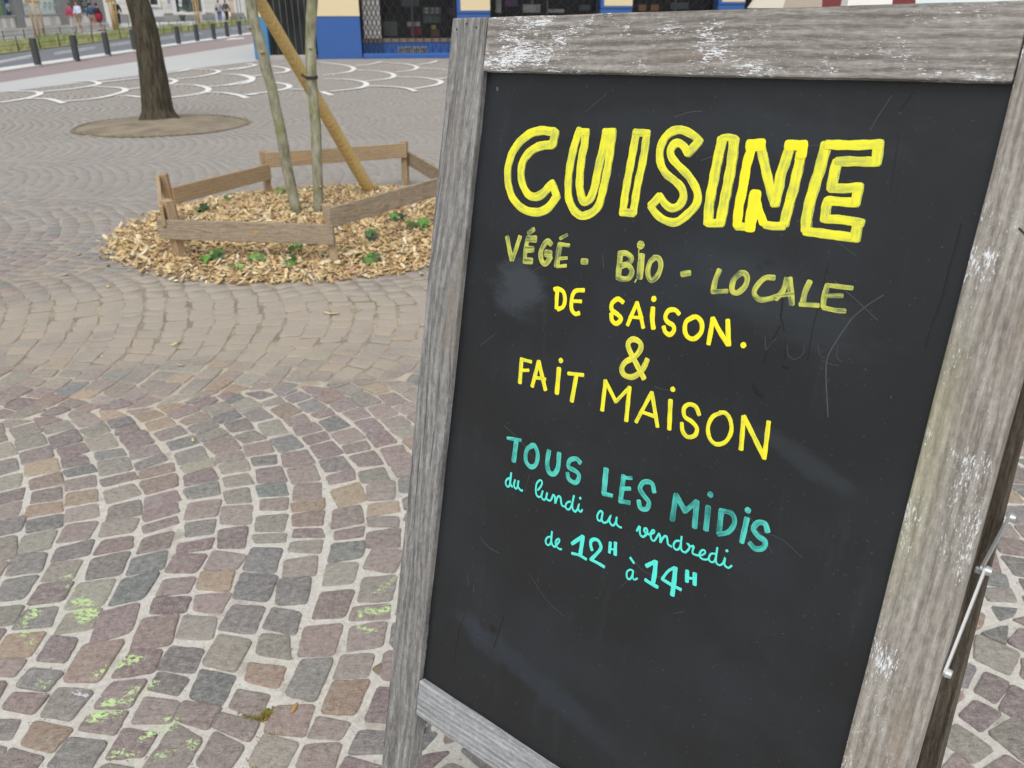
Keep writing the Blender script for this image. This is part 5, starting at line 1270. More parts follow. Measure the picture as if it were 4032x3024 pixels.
blobshape(W1, 'leaf_emblem', [(180, 230), (150, 200), (120, 150), (110, 100), (120, 68), (150, 62), (185, 80), (200, 120), (200, 160), (190, 205)], -0.09, plain('pale leaf print', (0.50, 0.62, 0.66), 0.5))
blobshape(W1, 'leaf_emblem', [(172, 190), (150, 175), (138, 150), (150, 132), (175, 125), (195, 135), (192, 160)], -0.08, plain('green leaf print', (0.28, 0.42, 0.14), 0.5))
for cx_ in (873, 968, 1066):
    blobshape(W1, 'round_print', [(cx_ + 30 * math.cos(a) , 92 + 56 * math.sin(a)) for a in [2 * math.pi * k / 18 for k in range(18)]], -0.09, MAT['print_grey'])
    blobshape(W1, 'round_print', [(cx_ + 14 * math.cos(a) - 8, 98 + 26 * math.sin(a)) for a in [2 * math.pi * k / 12 for k in range(12)]], -0.08, MAT['poster_teal'])
    blobshape(W1, 'print_line', [(cx_ - 25, 165), (cx_ + 25, 165), (cx_ + 28, 190), (cx_ - 20, 190)], -0.09, plain('pale print', (0.50, 0.60, 0.57), 0.5))
for k, (x, y) in enumerate(((470, 60), (475, 120), (500, 190), (540, 235), (460, 90), (700, 60), (690, 130))):
    blobshape(W1, 'print_line', [(x, y), (x + 80, y - 4), (x + 84, y + 16), (x + 5, y + 20)], -0.09, plain('pale print', (0.50, 0.60, 0.57), 0.5) if k == 0 else bpy.data.materials['pale print'])
# white bicycle drawing and lines lettered on the dark window
def wline(w, pts, d, wid, name, mat, parent=None):
    for (x0, y0), (x1, y1) in zip(pts, pts[1:]):
        a0, z0 = w.sz(x0 / f, y0 / f, d); a1, z1 = w.sz(x1 / f, y1 / f, d)
        A = w.o + w.a * a0 + np.array([0, 0, z0]) + w.n * d; B = w.o + w.a * a1 + np.array([0, 0, z1]) + w.n * d
        tube(name, [A, B], [wid, wid], mat, parent or w.root, 5)
wline(W1, [(1600, 85), (1612, 55), (1640, 40), (1668, 58), (1665, 90), (1640, 105), (1612, 95)], -0.09, 0.016, 'window_lettering', MAT['white'])
for pts in ([(1700, -5), (1705, 60)], [(1715, 60), (1722, 5), (1740, 55)], [(1755, 0), (1760, 50), (1790, 48)], [(1800, -5), (1812, 45)], [(1640, 165), (1860, 158)], [(1650, 185), (1855, 178)], [(1640, 40), (1625, -10), (1600, -5)]):
    wline(W1, pts, -0.09, 0.018, 'window_lettering', MAT['white'])
# pale stone building further along
p0_ = gnd(400, 92)[:2]; p1_ = gnd(968, 75)[:2]
W2 = Wall(p0_, p1_, 'stone_building', 'pale limestone building with shop windows and a dark base behind the dark trunk')
sR2 = W2.sz(1060, 60)[0]; sL2 = W2.sz(395, 60)[0]
W2.box('wall', sL2, sR2, -0.05, 8.0, -0.6, -0.3, MAT['limestone'])
zp2 = W2.sz(850, 58)[1]
def w2(x0, y0, x1, y1, name, d0, d1, m, **k): return W2.pbox(name, 450 + x0 / 4.022, y0 / 4.022, 450 + x1 / 4.022, y1 / 4.022, d0, d1, m if not isinstance(m, str) else MAT[m], **k)
def rep(name, y0, y1, x0, x1, hstep):
    """courses of ashlar on a pier"""
    n = 0
    z0 = W2.sz(450 + (x0 + x1) / 8.044, y1 / 4.022)[1]; z1 = 7.5; z = z0; q_ = 0
    a, b = W2.sz(450 + x0 / 4.022, 30)[0], W2.sz(450 + x1 / 4.022, 30)[0]
    while z < z1:
        W2.box(name, a, b, z + 0.012, min(z + hstep, z1) - 0.012, -0.3, -0.02 - 0.01 * (q_ % 2), MAT['limestone']); z += hstep; q_ += 1
rep('ashlar_block', -200, 230, 60, 235, 0.42); rep('ashlar_block', -200, 215, 790, 915, 0.42); rep('ashlar_block', -200, 200, 1430, 1600, 0.42)
w2(60, 230, 235, 335, 'base_course', -0.3, 0.05, 'concrete_dark', zlo=-0.02)
w2(570, 150, 790, 270, 'window_apron', -0.3, -0.05, 'white_panel')
w2(560, 265, 790, 330, 'base_course', -0.3, 0.05, 'concrete_dark', zlo=-0.02)
wd = w2(575, -60, 715, 75, 'window', -0.3, -0.2, 'glass'); w2(565, 75, 735, 110, 'sill', -0.3, 0.06, 'white_panel', parent=wd); w2(545, -60, 575, 110, 'frame', -0.3, -0.02, 'white', parent=wd); w2(715, -60, 735, 110, 'frame', -0.3, -0.02, 'white', parent=wd)
w2(825, -40, 905, 80, 'notice_frame', -0.05, 0.02, 'poster_teal'); w2(840, -20, 890, 60, 'notice', 0.02, 0.03, plain('orange blue notice', (0.45, 0.36, 0.42), 0.5, var=0.5, scale=9))
w2(790, 235, 1010, 330, 'base_course', -0.3, 0.04, 'concrete', zlo=-0.02)
w2(925, -200, 985, 250, 'pilaster', -0.3, 0.02, 'white_panel', zlo=0.3, zhi=7.4)
shop2 = w2(985, -200, 1445, 190, 'shop_window', -0.3, -0.22, 'glass_green', zhi=5.0)
w2(975, -60, 1018, 210, 'reveal', -0.22, -0.05, 'black', parent=shop2, zhi=5.0)
for y_ in (20, 85): w2(1020, y_ - 35, 1070, y_ + 20, 'globe_lamp', -0.2, -0.15, 'poster_teal', parent=shop2)
w2(1400, -100, 1425, 200, 'frame', -0.22, -0.1, 'white', parent=shop2, zhi=5.0)
w2(1010, 190, 1440, 235, 'sill', -0.3, 0.05, 'limestone'); w2(1010, 235, 1600, 330, 'base_course', -0.3, 0.03, 'concrete_dark', zlo=-0.02)
w2(1600, -200, 1880, 260, 'door_panel', -0.3, -0.2, 'limestone', zhi=6); w2(1880, -200, 2060, 210, 'white_door', -0.3, -0.12, 'white_panel', zhi=6); w2(1940, -200, 1955, 205, 'groove', -0.12, -0.1, 'concrete', zhi=6); w2(1990, -200, 2003, 205, 'groove', -0.12, -0.1, 'concrete', zhi=6)
w2(1885, 205, 2060, 320, 'base_course', -0.3, 0.02, 'concrete_dark', zlo=-0.02)

# ---- tree stakes in the verge
def stakes(spec, label, trunk=None, bar_px=None):
    r_ = empty('stake_frame', gnd(*spec[0][1]), label, 'tree stakes', 'timber stake frames round the street saplings')
    tops = []
    for (t_, b_) in spec:
        g_ = gnd(*b_, -0.03); y_ = g_[1]; tp_ = at_depth(*t_, y_)
        top = Vector(g_).lerp(tp_, 1.0); ext = (top - Vector(g_)) * 1.0
        tube('stake', [Vector(g_), Vector(g_) + ext * 1.35], [0.042, 0.038], MAT['far_stake'], r_, 8)
        tops.append(top)
    for k in (0, 1):
        A, B = tops[0], tops[-1]; dz = 0.0 + k * 0.45
        d_ = (B - A).normalized() * 0.12
        x = (B - A + d_ * 2).normalized(); mid = (A + B) / 2 + Vector((0, -0.06, dz)); up = Vector((0, 0, 1)); y = up.cross(x).normalized(); z = x.cross(y)
        block('crossbar', ((B - A).length + 0.24, 0.03, 0.10), MAT['far_stake'], r_, frameM(mid, x, y, z))
    return r_
def sapling(px0, py0, px1, py1, label, r=0.04, mat='young_bark'):
    g_ = gnd(px0, py0, -0.03); tp_ = at_depth(px1, py1, g_[1] + 0.05)
    e = empty('sapling', g_, label, 'tree')
    tube('trunk', [Vector(g_), Vector(g_).lerp(tp_, 0.5) + Vector((0.02, 0, 0)), tp_, tp_ + (tp_ - Vector(g_)) * 0.5], [r, r * 0.9, r * 0.8, r * 0.7], MAT[mat], e, 8, 0.05)
stakes([((109, 5), (144, 155)), ((129, 6), (161, 160)), ((151, 8), (180, 153))], 'pale timber stakes with a crossbar in the grass left of the walking couple')
sapling(160, 156, 128, 4, 'sapling between the stakes left of the walking couple', 0.03)
stakes([((424, 4), (452, 131)), ((434, 2), (456, 128)), ((450, 2), (470, 130))], 'pale timber stakes left of the dark trunk, wrapped round a brown sapling')
sapling(462, 129, 438, 2, 'brown sapling between the stakes left of the dark trunk', 0.06, 'stake')
stakes([((757, 2), (775, 96)), ((766, 2), (781, 94)), ((777, 2), (786, 95))], 'pale timber stakes in front of the greenish shop window')
sapling(782, 95, 768, 2, 'sapling between the stakes before the greenish shop window', 0.05, 'stake')
stakes([((902, 0), (914, 89)), ((908, 0), (920, 88)), ((914, 0), (926, 89))], 'pale timber stakes closest to the blue shop corner')
sapling(919, 88, 907, 0, 'sapling between the stakes closest to the blue shop corner', 0.03)

# ---- people
def skin_mesh(name, nodes, edges, mat, parent, sub=2):
    me = bpy.data.meshes.new(name); me.from_pydata([n[:3] for n in nodes], edges, [])
    o = bpy.data.objects.new(name, me); COL.objects.link(o)
    m = o.modifiers.new('skin', 'SKIN'); m.use_smooth_shade = True
    s_ = o.modifiers.new('sub', 'SUBSURF'); s_.levels = sub - 1
    sv = me.skin_vertices[0].data
    for i, n in enumerate(nodes): sv[i].radius = (n[3], n[4] if len(n) > 4 else n[3])
    sv[0].use_root = True
    dg = bpy.context.evaluated_depsgraph_get(); ev = o.evaluated_get(dg)
    me2 = bpy.data.meshes.new_from_object(ev); bpy.data.objects.remove(o)
    me2.materials.clear(); me2.materials.append(mat)
    o = bpy.data.objects.new(name, me2); COL.objects.link(o); o.parent = parent
    return o
MAT['skin'] = plain('skin', (0.46, 0.28, 0.20), 0.6, var=0.05)
def cloth(n, c): return plain(n, c, 0.85, var=0.1, scale=6)
def person(px_, py_, hpx_top, facing, label, top, bottom, hair=(0.05, 0.03, 0.02), shorts=False, skirt=False, step=0.16, arms='down', shoes=(0.5, 0.5, 0.5), bag=None, w=1.0):
    g_ = gnd(px_, py_); tp = at_depth(px_, hpx_top, g_[1])
    hgt = max(1.45, min(1.86, tp.z)); k = hgt / 1.75
    root = empty('person', (g_[0], g_[1], 0), label, 'person')
    root.rotation_euler.z = facing; root.scale = (k, k, k)
    hx = 0.095
    L = [(-hx, step, 0.06), (hx, -step, 0.06)]          # ankles left/right, y forward
    kn = [(-hx, step * 0.62 + 0.03, 0.48), (hx, -step * 0.35 + 0.05, 0.47)]
    if arms == 'down': el = [(-0.25, -0.07, 1.10), (0.25, 0.08, 1.10)]; ha = [(-0.26, 0.02, 0.86), (0.27, 0.20, 0.88)]
    elif arms == 'front': el = [(-0.25, 0.02, 1.10), (0.25, 0.02, 1.10)]; ha = [(-0.05, 0.27, 1.08), (0.07, 0.27, 1.06)]
    else: el = [(-0.25, -0.02, 1.12), (0.25, 0.0, 1.12)]; ha = [(-0.22, 0.18, 1.0), (0.12, 0.25, 1.25)]
    nodes = [(0, 0, 0.95, .145 * w, .11), (0, 0, 1.12, .125 * w, .10), (0, 0.0, 1.33, .15 * w, .11), (0, 0, 1.47, .065, .06), (0, 0.015, 1.53, .055, .055), (0, 0.02, 1.62, .080, .095), (0, 0.015, 1.70, .062, .075),
             (-0.17, 0, 1.41, .055), (*el[0], .042), (*ha[0], .034), (0.17, 0, 1.41, .055), (*el[1], .042), (*ha[1], .034),
             (-hx, 0, 0.86, .085), (*kn[0], .058), (*L[0], .042), (-hx, L[0][1] + 0.13, 0.035, .035), (hx, 0, 0.86, .085), (*kn[1], .058), (*L[1], .042), (hx, L[1][1] + 0.13, 0.035, .035),
             (ha[0][0], ha[0][1] + 0.03, ha[0][2] - 0.08, .026), (ha[1][0], ha[1][1] + 0.03, ha[1][2] - 0.08, .026)]
    edges = [(0, 1), (1, 2), (2, 3), (3, 4), (4, 5), (5, 6), (2, 7), (7, 8), (8, 9), (2, 10), (10, 11), (11, 12), (0, 13), (13, 14), (14, 15), (15, 16), (0, 17), (17, 18), (18, 19), (19, 20), (9, 21), (12, 22)]
    skin_mesh('body', nodes, edges, MAT['skin'], root)
    g = 0.022
    tn = [(0, 0, 0.93, .16 * w + g, .12 + g), (0, 0, 1.14, .14 * w + g, .11 + g), (0, 0, 1.34, .165 * w + g, .12 + g), (0, 0, 1.45, .07 + g, .065 + g), (-0.18, 0, 1.41, .062 + g), (el[0][0], el[0][1], el[0][2], .05 + g), (*[a + (b - a) * .8 for a, b in zip(el[0], ha[0])], .038 + g),
          (0.18, 0, 1.41, .062 + g), (el[1][0], el[1][1], el[1][2], .05 + g), (*[a + (b - a) * .8 for a, b in zip(el[1], ha[1])], .038 + g)]
    skin_mesh('top', tn, [(0, 1), (1, 2), (2, 3), (2, 4), (4, 5), (5, 6), (2, 7), (7, 8), (8, 9)], cloth('cloth', top), root)
    if skirt:
        bn = [(0, 0, 0.98, .155 + g, .12 + g), (0, 0.0, 0.72, .19 + g, .15 + g), (0, 0.0, 0.52, .20 + g, .16 + g)]; be = [(0, 1), (1, 2)]
    else:
        kk = 0.93 if shorts else 0.0
        lows = [tuple(np.array(kn[i]) * (0.9) + np.array((L[i][0], L[i][1], 0.06)) * 0.1) if shorts else (L[i][0], L[i][1], 0.12) for i in (0, 1)]
        bn = [(0, 0, 0.97, .155 * w + g, .12 + g), (-hx, 0.0, 0.84, .092 + g), (*kn[0], .066 + g), (*lows[0], .058 + g), (hx, 0.0, 0.84, .092 + g), (*kn[1], .066 + g), (*lows[1], .058 + g)]
        if shorts: bn = [bn[0], bn[1], (kn[0][0], kn[0][1] * 0.85, 0.54, .082 + g), bn[4], (kn[1][0], kn[1][1] * 0.85, 0.54, .082 + g)]; be = [(0, 1), (1, 2), (0, 3), (3, 4)]
        else: be = [(0, 1), (1, 2), (2, 3), (0, 4), (4, 5), (5, 6)]
    skin_mesh('trousers' if not skirt else 'skirt', bn, be, cloth('cloth', bottom), root)
    bm = bmesh.new(); bmesh.ops.create_icosphere(bm, subdivisions=3, radius=1)
    for v in bm.verts:
        v.co = Vector((v.co.x * 0.092, v.co.y * 0.108 - 0.012, v.co.z * 0.105))
        if v.co.y > 0.035 and v.co.z < 0.045: v.co.y = 0.035; v.co.x *= 0.8
    h_ = finish(bm, 'hair', cloth('hair', hair), None, None, True); h_.parent = root; h_.location = (0, 0.012, 1.665)
    for i in (0, 1):
        bm = bmesh.new(); bmesh.ops.create_icosphere(bm, subdivisions=2, radius=1)
        for v in bm.verts: v.co = Vector((v.co.x * 0.05, v.co.y * 0.135, max(v.co.z, -0.5) * 0.055))
        s_ = finish(bm, 'shoe', cloth('shoe', shoes), None, None, True); s_.parent = root; s_.location = (L[i][0], L[i][1] + 0.06, 0.035)
    # face: nose, eyes, mouth
    bm = bmesh.new(); bmesh.ops.create_icosphere(bm, subdivisions=1, radius=0.018); n_ = finish(bm, 'nose', MAT['skin'], None, None, True); n_.parent = root; n_.location = (0, 0.118, 1.615)
    return root
def handbag(x, y, z, c, root, label, cat='bag', s=(0.2, 0.1, 0.16)):
    bm = bmesh.new(); bmesh.ops.create_cube(bm, size=1); bmesh.ops.subdivide_edges(bm, edges=bm.edges[:], cuts=4, use_grid_fill=True)
    for v in bm.verts:
        n = v.co.normalized(); v.co = v.co.lerp(n * 0.6, 0.55); v.co = Vector((v.co.x * s[0] * 2, v.co.y * s[1] * 2, v.co.z * s[2] * 2))
    w = root.matrix_basis @ Vector((x, y, z))
    e = empty('handbag', w, label, cat)
    o = finish(bm, 'pouch', cloth('bag cloth', c), None, None, True); o.parent = e
    t_ = tube('strap', [(-s[0] * .7, 0, s[2] * .7), (-s[0] * .4, 0.0, s[2] * 2.6), (s[0] * .4, 0.0, s[2] * 2.6), (s[0] * .7, 0, s[2] * .7)], [0.012] * 4, bpy.data.materials['bag cloth'], None, 6); t_.parent = e
    return e
P_ = {}
P_[1] = person(288, 121, 18, 2.6, 'person in a pink top walking half hidden behind the man in the white shirt', (0.62, 0.09, 0.19), (0.66, 0.58, 0.54), (0.13, 0.07, 0.04), step=0.12)
P_[2] = person(322, 125, 4, 2.75, 'person in a pale blue white shirt and beige shorts looking at something in the hands', (0.66, 0.72, 0.86), (0.33, 0.25, 0.16), (0.10, 0.05, 0.035), shorts=True, arms='front', step=0.2, w=1.12, shoes=(0.6, 0.6, 0.6))
P_[3] = person(372, 121, 10, 0.5, 'person in a dark blue shirt and pale shorts seen from behind', (0.045, 0.10, 0.19), (0.50, 0.30, 0.24), (0.06, 0.035, 0.02), shorts=True, step=0.16)
P_[4] = person(398, 122, 22, -0.7, 'person in black with a big red bag on the hip', (0.025, 0.02, 0.03), (0.22, 0.02, 0.035), (0.03, 0.02, 0.02), skirt=True, step=0.18, shoes=(0.03, 0.03, 0.03))
handbag(0.20, -0.06, 0.88, (0.30, 0.015, 0.035), P_[4], 'big round red bag hanging at the hip of the person in black', s=(0.17, 0.13, 0.17))
P_[5] = person(470, 102, 0, 0.2, 'person in dark clothes passing behind the stakes left of the dark trunk', (0.03, 0.03, 0.035), (0.025, 0.025, 0.03), step=0.15)
P_[6] = person(752, 78, 12, 2.9, 'person in a violet top with dark trousers by the greenish shop window', (0.17, 0.12, 0.30), (0.03, 0.03, 0.05), step=0.1)
P_[7] = person(868, 86, 0, 0.3, 'person in a light grey top and blue jeans near the blue shop corner', (0.36, 0.36, 0.38), (0.06, 0.13, 0.32), step=0.08)
P_[8] = person(896, 86, 0, -0.2, 'person in dark grey clothes carrying a white bag near the blue shop corner', (0.06, 0.065, 0.09), (0.025, 0.025, 0.03), step=0.1)
handbag(0.32, 0.05, 0.55, (0.70, 0.70, 0.70), P_[8], 'white shopping bag held by the person in dark grey', s=(0.10, 0.06, 0.2))
handbag(-0.22, -0.05, 1.05, (0.03, 0.02, 0.03), P_[7], 'dark shoulder bag of the person in light grey', s=(0.09, 0.07, 0.12))
# pavement board and flower pot across the street
pb = Wall(gnd(781, 86)[:2], gnd(798, 85.5)[:2], 'pavement_board', 'pale pink and white board standing in front of the stone building', 'sign')
pb.pbox('panel', 780, 45, 796, 86, -0.03, 0.03, plain('pale pink print', (0.70, 0.58, 0.60), 0.5), zlo=0.05, bev=0.01)
pb.pbox('panel', 783, 50, 786, 80, 0.03, 0.035, plain('pink print', (0.62, 0.34, 0.42), 0.5), bev=0)
g_ = gnd(721, 84); pot = empty('flower_pot', (g_[0], g_[1], 0.4), 'black pot with white flowers under the greenish shop window', 'plant')
zb = at_depth(721, 72, g_[1]).z; zt = at_depth(721, 58, g_[1]).z
tube('pot', [(g_[0], g_[1], 0.0), (g_[0], g_[1], zb), (g_[0], g_[1], zt)], [0.16, 0.2, 0.27], MAT['bollard'], pot, 14)
V, F = [], []
for _ in range(260):
    c = Vector((g_[0] + r9.gauss(0, .16), g_[1] + r9.gauss(0, .12), zt + abs(r9.gauss(0.10, .16)))); o_ = len(V)
    for k in range(3): V.append(c + Vector((r9.uniform(-.05, .05), r9.uniform(-.05, .05), r9.uniform(-.05, .05))))
    F.append((o_, o_ + 1, o_ + 2))
mesh_obj('blossoms', V, F, MAT['white_panel'], pot)

# ================================================================ blue and cream corner shop
MAT['blue'] = plain('blue render', (0.030, 0.105, 0.33), 0.6, var=0.12, scale=1.6)
MAT['blue_light'] = plain('paler blue render', (0.06, 0.21, 0.40), 0.6, var=0.1, scale=2)  # paler blue for the side wall and first pier
MAT['cream'] = plain('cream render', (0.72, 0.60, 0.38), 0.8, var=0.05, scale=1)
MAT['steel'] = plain('dark steel gate', (0.055, 0.055, 0.06), 0.45, 0.4)
MAT['steel_grey'] = plain('grey steel', (0.24, 0.23, 0.22), 0.5)
WS = Wall(STORE0, STORE1, 'corner_shop', 'corner shop with blue base, cream piers and dark barred windows')
ZS = 4.6
def ws(name, x0, y0, x1, y1, d0, d1, m, **k): return WS.pbox(name, x0, y0, x1, y1, d0, d1, MAT[m] if isinstance(m, str) else m, **k)
s0 = WS.sz(968, 60)[0]; s0b = WS.sz(990, 233)[0]
sc = (WS.sz(990, 233)[0])
depth = 9.0
def px_s(x, y=200): return WS.sz(x, y)[0]
# side wall on the street corner (chamfer) and first pier
sA_ = px_s(1000, 150); sB_ = px_s(1062)
zc = WS.sz(1330, 65)[1]
WS.box('side_wall', sA_ - 0.02, sA_ + 0.25, -0.02, zc, -depth, -0.02, MAT['blue_light']); WS.box('side_wall', sA_ - 0.02, sA_ + 0.25, zc, ZS, -depth, -0.02, MAT['cream'])
WS.box('pier', sA_ - 0.03, sB_, -0.02, zc, -0.4, 0.0, MAT['blue_light'], bev=0.02); WS.box('pier', sA_ - 0.03, sB_, zc, ZS, -0.4, -0.015, MAT['cream'])
piers = [(1243, 1420, 64.5, 58), (1800, 1930, 51.5, 46), (2365, 2490, 33, 28), (2829, 2933, 17, 12), (2970 + 260, 3660, 0, -5)]
sp = [(px_s(a, 150), px_s(b, 150)) for a, b, *_ in piers]
for i, (x0, x1, yb, _) in enumerate(piers):
    a, b = px_s(x0, 120 if i == 0 else yb), px_s(x1, 120 if i == 0 else yb)
    zb_ = WS.sz((x0 + x1) / 2, yb)[1]
    WS.box('pier_base', a, b, -0.02, zb_, -0.45, 0.0, MAT['blue'], bev=0.012)
    if i in (1, 2, 3): WS.box('pier', a + 0.10, b, zb_ + 0.06, ZS, -0.45, 0.012, MAT['cream'], bev=0.01); WS.box('pier_edge', a, a + 0.10, zb_, ZS, -0.45, 0.008, MAT['blue']); WS.box('pier_band', a, b, zb_ - 0.0, zb_ + 0.06, -0.45, 0.02, MAT['blue'])
    else: WS.box('pier', a, b, zb_, ZS, -0.45, 0.012, MAT['cream'], bev=0.01)
sEnd = px_s(3660, 20)
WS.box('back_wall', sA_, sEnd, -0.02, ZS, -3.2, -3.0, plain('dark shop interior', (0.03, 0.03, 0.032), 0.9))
WS.box('fascia', sA_, sEnd, 3.7, ZS + 0.4, -0.4, 0.03, MAT['cream'])
WS.box('shop_floor', sA_, sEnd, -0.02, 0.06, -3.0, -0.4, MAT['concrete_dark'])
WS.box('roof', sA_, sEnd, ZS, ZS + 0.3, -3.2, -0.4, MAT['concrete'])
# door: stone step, dark doorway, folded lattice gate
dA, dB = px_s(1064, 200), px_s(1241, 200)
WS.box('door_step', dA - 0.03, dB + 0.02, -0.02, 0.10, -0.45, 0.05, MAT['concrete'], bev=0.01)
WS.box('door_leaf', dA, dB, 0.10, 3.7, -0.42, -0.38, MAT['glass'])
gate = empty('folding_gate', WS.o + WS.a * dA); gate.parent = WS.root; gate.matrix_parent_inverse = WS.root.matrix_basis.inverted()
def wp(s_, z_, d_): return Vector(WS.o + WS.a * s_ + WS.n * d_ + np.array([0, 0, z_]))
nb = 22
for i in range(nb):
    s_ = lerp(dA + 0.03, dB - 0.03, i / (nb - 1)); tube('bar', [wp(s_, 0.11, -0.20), wp(s_ + 0.0, 3.6, -0.20)], [0.009, 0.009], MAT['steel'] if i % 3 else MAT['steel_grey'], gate, 4)
def lattice(s0_, s1_, z0_, z1_, nx_, nz_, d_, mat, root, rb=0.0075):
    """folding lattice gate: crossing flat bars, one object per bar direction run"""
    w_ = (s1_ - s0_) / nx_; h_ = (z1_ - z0_) / nz_
    for i in range(nx_ + 1):
        tube('gate_upright', [wp(s0_ + i * w_, z0_ - 0.02, d_ - 0.01), wp(s0_ + i * w_, z1_ + 0.02, d_ - 0.01)], [0.006, 0.006], mat, root, 4)
    for i in range(nx_):
        for sgn in (0, 1):
            pts_ = []
            for j in range(nz_ + 1):
                pts_.append(wp(s0_ + (i + ((j + sgn) % 2)) * w_, z0_ + j * h_, d_ + 0.008 * sgn))
            tube('gate_bar', pts_, [rb] * len(pts_), mat, root, 4, smooth=False)
# window 1: blue apron with vent, ledge, glass, lattice gate half drawn
def window(x0, x1, first=False):
    a, b = px_s(x0, 150 if first else 30), px_s(x1, 150 if first else 30)
    zled = 0.13; zap = WS.sz(1600, 168)[1]; zsl = WS.sz(1600, 153)[1]
    WS.box('ledge', a, b, -0.02, zled, -0.4, 0.10, MAT['blue'], bev=0.02)
    WS.box('apron', a, b, zled, zap, -0.42, -0.30, MAT['blue'])
    WS.box('shelf', a, b, zap, zsl, -0.95, -0.28, plain('brown shelf', (0.20, 0.15, 0.12), 0.6) if first else bpy.data.materials['brown shelf'])
    w_ = WS.box('window_glass', a, b, zsl, 3.7, -0.36, -0.34, MAT['shop_glass'])
    for s_ in (a + 0.03, (a + b) / 2 + 0.1, b - 0.03): WS.box('glazing_bar', s_ - 0.025, s_ + 0.025, zsl, 3.7, -0.37, -0.31, MAT['steel'], w_)
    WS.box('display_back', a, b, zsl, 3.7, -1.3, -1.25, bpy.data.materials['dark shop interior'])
    return a, b, zled, zap, zsl
t = NT('shop window glass', 0.06, spec=0.5); t.base((0.02, 0.022, 0.024)); t.set('Alpha', 0.35); MAT['shop_glass'] = t.m
a, b, zled, zap, zsl = window(1427, 1800, True)
ve = WS.pbox('vent', 1568, 184, 1682, 207, -0.30, -0.28, MAT['concrete_dark'])
for i in range(12):
    x_ = 1573 + i * 9.2; WS.pbox('vent_slat', x_, 187, x_ + 5, 204, -0.28, -0.265, MAT['steel'], ve)
# pale paper behind the bunched lattice
zl0 = zsl + 0.01
g2_ = empty('folding_gate', wp(a, 0, 0)); g2_.parent = WS.root; g2_.matrix_parent_inverse = WS.root.matrix_basis.inverted()
WS.box('paper', a + 0.04, px_s(1500, 100), zl0, 3.6, -0.33, -0.325, plain('pale window paper', (0.60, 0.58, 0.56), 0.9))
lattice(a + 0.05, px_s(1500, 100), zap - 0.5, 3.5, 4, 14, -0.12, MAT['steel'], g2_, 0.013)
lattice(px_s(1505, 100), b - 0.02, zled + 0.02, 3.5, 9, 9, -0.12, MAT['steel'], g2_)
window(1930, 2365); window(2490, 2829); window(2933, 3230)
for x0, x1, n_ in ((1935, 2360, 9), (2495, 2825, 8), (2938, 3225, 8)):
    lattice(px_s(x0, 30), px_s(x1, 30), 0.2, 3.5, n_ - 2, 9, -0.12, MAT['steel'], g2_)
# goods in the windows (things of their own, standing on the shelf or hung behind the glass)
cols = {'white': (0.50, 0.50, 0.48), 'red': (0.26, 0.02, 0.03), 'yellow': (0.55, 0.45, 0.04), 'blue': (0.05, 0.08, 0.25), 'grey': (0.13, 0.15, 0.15), 'brown': (0.16, 0.10, 0.06), 'purple': (0.13, 0.07, 0.15), 'orange': (0.42, 0.22, 0.10)}
for k_ in cols: MAT['g_' + k_] = plain('goods ' + k_, tuple(min(0.8, c * 1.7) for c in cols[k_]), 0.6, var=0.35, scale=12)
GOODS = [(1580, -5, 1650, 24, 'grey', 'grey shop card with dark print hanging at the top of the first window'), (1612, -2, 1632, 8, 'yellow', 'yellow tag on the card at the top of the first window'), (1590, 20, 1635, 30, 'blue', 'dark blue strip under the top card of the first window'),
         (1602, 86, 1655, 104, 'white', 'narrow white card with rough black lettering in the first window'), (1615, 108, 1662, 140, 'red', 'dark red box low in the first window'), (1622, 112, 1660, 118, 'white', 'white band across the dark red box'),
         (1664, 28, 1738, 60, 'grey', 'pale card printed with triangles in the first window'), (1668, 62, 1736, 90, 'grey', 'second pale card under the triangle card'), (1698, 100, 1716, 114, 'yellow', 'small yellow triangular tag in the first window'), (1510, 85, 1565, 142, 'grey', 'grey cushion shaped pack low in the first window'),
         (1696, 114, 1730, 145, 'brown', 'dark brown figure under the yellow tag'), (1770, 30, 1800, 60, 'purple', 'purple object at the right edge of the first window'), (1955, -10, 1975, 50, 'white', 'pale garment at the left of the second window'), (2062, 18, 2130, 50, 'white', 'white printed card in the second window'),
         (1990, 0, 2040, 25, 'purple', 'purple sleeve hanging in the second window'), (2160, 36, 2225, 50, 'white', 'row of small white cards in the second window'), (2285, 20, 2330, 42, 'grey', 'grey box near the right end of the second window'), (1952, 36, 1965, 50, 'yellow', 'tiny yellow label in the second window'),
         (2520, 18, 2550, 44, 'orange', 'orange oval item in the third window'), (2570, 18, 2600, 42, 'orange', 'second orange oval item in the third window'), (2650, 10, 2720, 36, 'grey', 'grey card in the third window'), (2095, -8, 2105, 50, 'grey', 'pale hanging ribbon in the second window')]
for i, (x0, y0, x1, y1, c_, lab) in enumerate(GOODS):
    a_, b_ = WS.sz(x0, (y0 + y1) / 2, -0.6)[0], WS.sz(x1, (y0 + y1) / 2, -0.6)[0]; z1_, z0_ = WS.sz((x0 + x1) / 2, y0, -0.6)[1], WS.sz((x0 + x1) / 2, y1, -0.6)[1]
    x, z = WS.a, np.array([0, 0, 1.0]); y = np.cross(z, x)
    e = WS.o + WS.a * (a_ + b_) / 2 + WS.n * (-0.6 - 0.01 * i) + np.array([0, 0, z0_])
    o = block('display_card' if ('card' in lab or 'band' in lab or 'strip' in lab or 'tag' in lab or 'label' in lab) else 'shop_goods', (b_ - a_, 0.03 if 'card' in lab else 0.08, z1_ - z0_), MAT['g_' + c_], None, frameM(e + np.array([0, 0, (z1_ - z0_) / 2]), x, y, z), 0.01, 2)
    tag(o, lab, 'shop goods', 'goods in the barred shop windows')
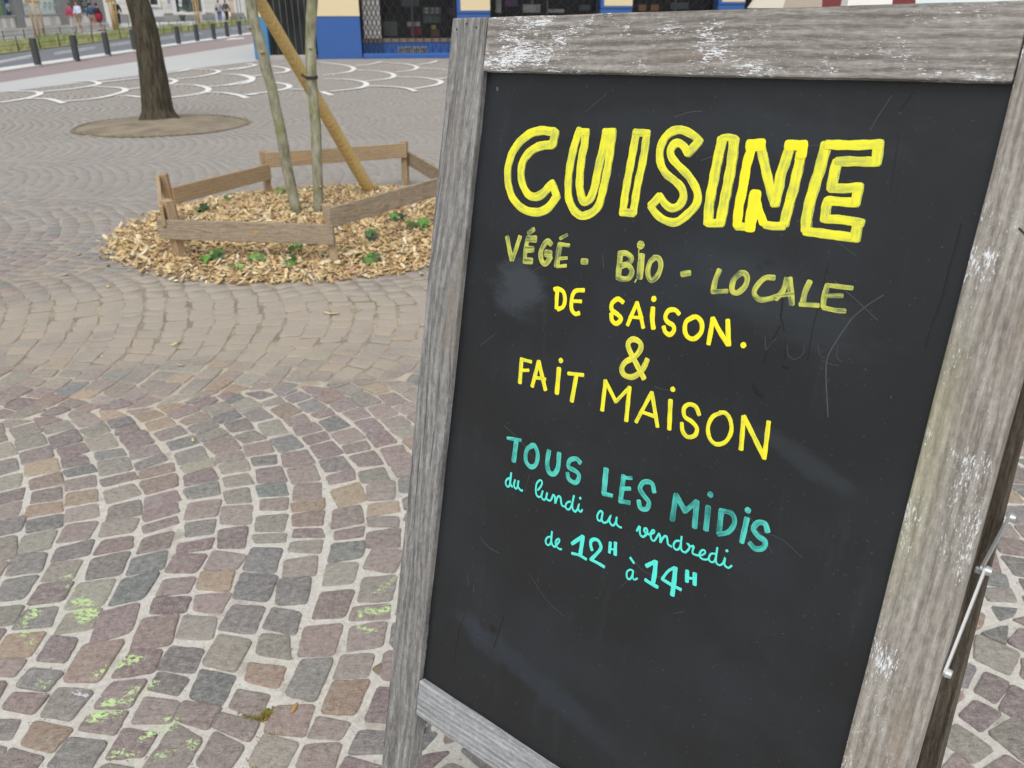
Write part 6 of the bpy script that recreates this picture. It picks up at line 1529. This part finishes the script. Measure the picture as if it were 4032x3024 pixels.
# triangles on the pale card
for r_i in range(2):
    for k in range(3):
        x_ = 1670 + k * 22; y_ = 32 + r_i * 13
        P3 = [WS.sz(x_, y_, -0.55), WS.sz(x_ + 18, y_, -0.55), WS.sz(x_ + 9, y_ + 10, -0.55)]
        V = [WS.o + WS.a * a_ + np.array([0, 0, z_]) + WS.n * -0.55 for a_, z_ in P3] + [WS.o + WS.a * a_ + np.array([0, 0, z_]) + WS.n * -0.56 for a_, z_ in P3]
        mesh_obj('print_triangle', V, [(0, 1, 2), (5, 4, 3), (0, 3, 4, 1), (1, 4, 5, 2), (2, 5, 3, 0)], MAT['g_white'], WS.root)
# ---- beyond the right end of the shop: cream parasol canvas, maroon awning
MAT['canvas'] = plain('cream canvas', (0.70, 0.66, 0.56), 0.85, var=0.05)
MAT['canvas_tan'] = plain('tan canvas', (0.47, 0.40, 0.33), 0.85, var=0.05)
MAT['maroon'] = plain('maroon canvas', (0.19, 0.04, 0.04), 0.8)
def slab_from_px(name, px4, y_, th, mat, label, cat):
    P = [at_depth(a, b, y_) for a, b in px4]; n = len(P)
    V = P + [p + Vector((0, th, 0)) for p in P]
    F = [tuple(range(n))[::-1], tuple(range(n, 2 * n))] + [(i, (i + 1) % n, n + (i + 1) % n, n + i) for i in range(n)]
    o = mesh_obj(name, V, F, MAT[mat]); bm = bmesh.new(); bm.from_mesh(o.data); bmesh.ops.recalc_face_normals(bm, faces=bm.faces); bm.to_mesh(o.data); bm.free()
    tag(o, label, cat); return o
slab_from_px('folded_canvas', [(2955, 32), (3082, 34), (3110, -60), (3020, -60)], 7.0, 0.10, 'canvas', 'cream canvas leaning above the top edge of the sign', 'canvas')
slab_from_px('canvas_screen', [(3066, 60), (3235, 60), (3240, -60), (3090, -60)], 7.3, 0.06, 'canvas_tan', 'tan canvas screen next to the leaning cream canvas', 'canvas')
slab_from_px('maroon_awning', [(3232, 60), (3605, 60), (3605, -60), (3232, -60)], 8.5, 0.5, 'maroon', 'maroon awning behind the top right of the sign', 'awning')
slab_from_px('draped_cloth', [(3330, 50), (3510, 40), (3520, -50), (3350, -50)], 7.6, 0.15, 'white_panel', 'white grey speckled cloth in front of the maroon awning', 'cloth')
slab_from_px('pale_wall', [(3600, 60), (4300, 60), (4300, -80), (3600, -80)], 14.0, 0.3, 'poster_teal', 'pale wall beyond the right end of the sign', 'wall')
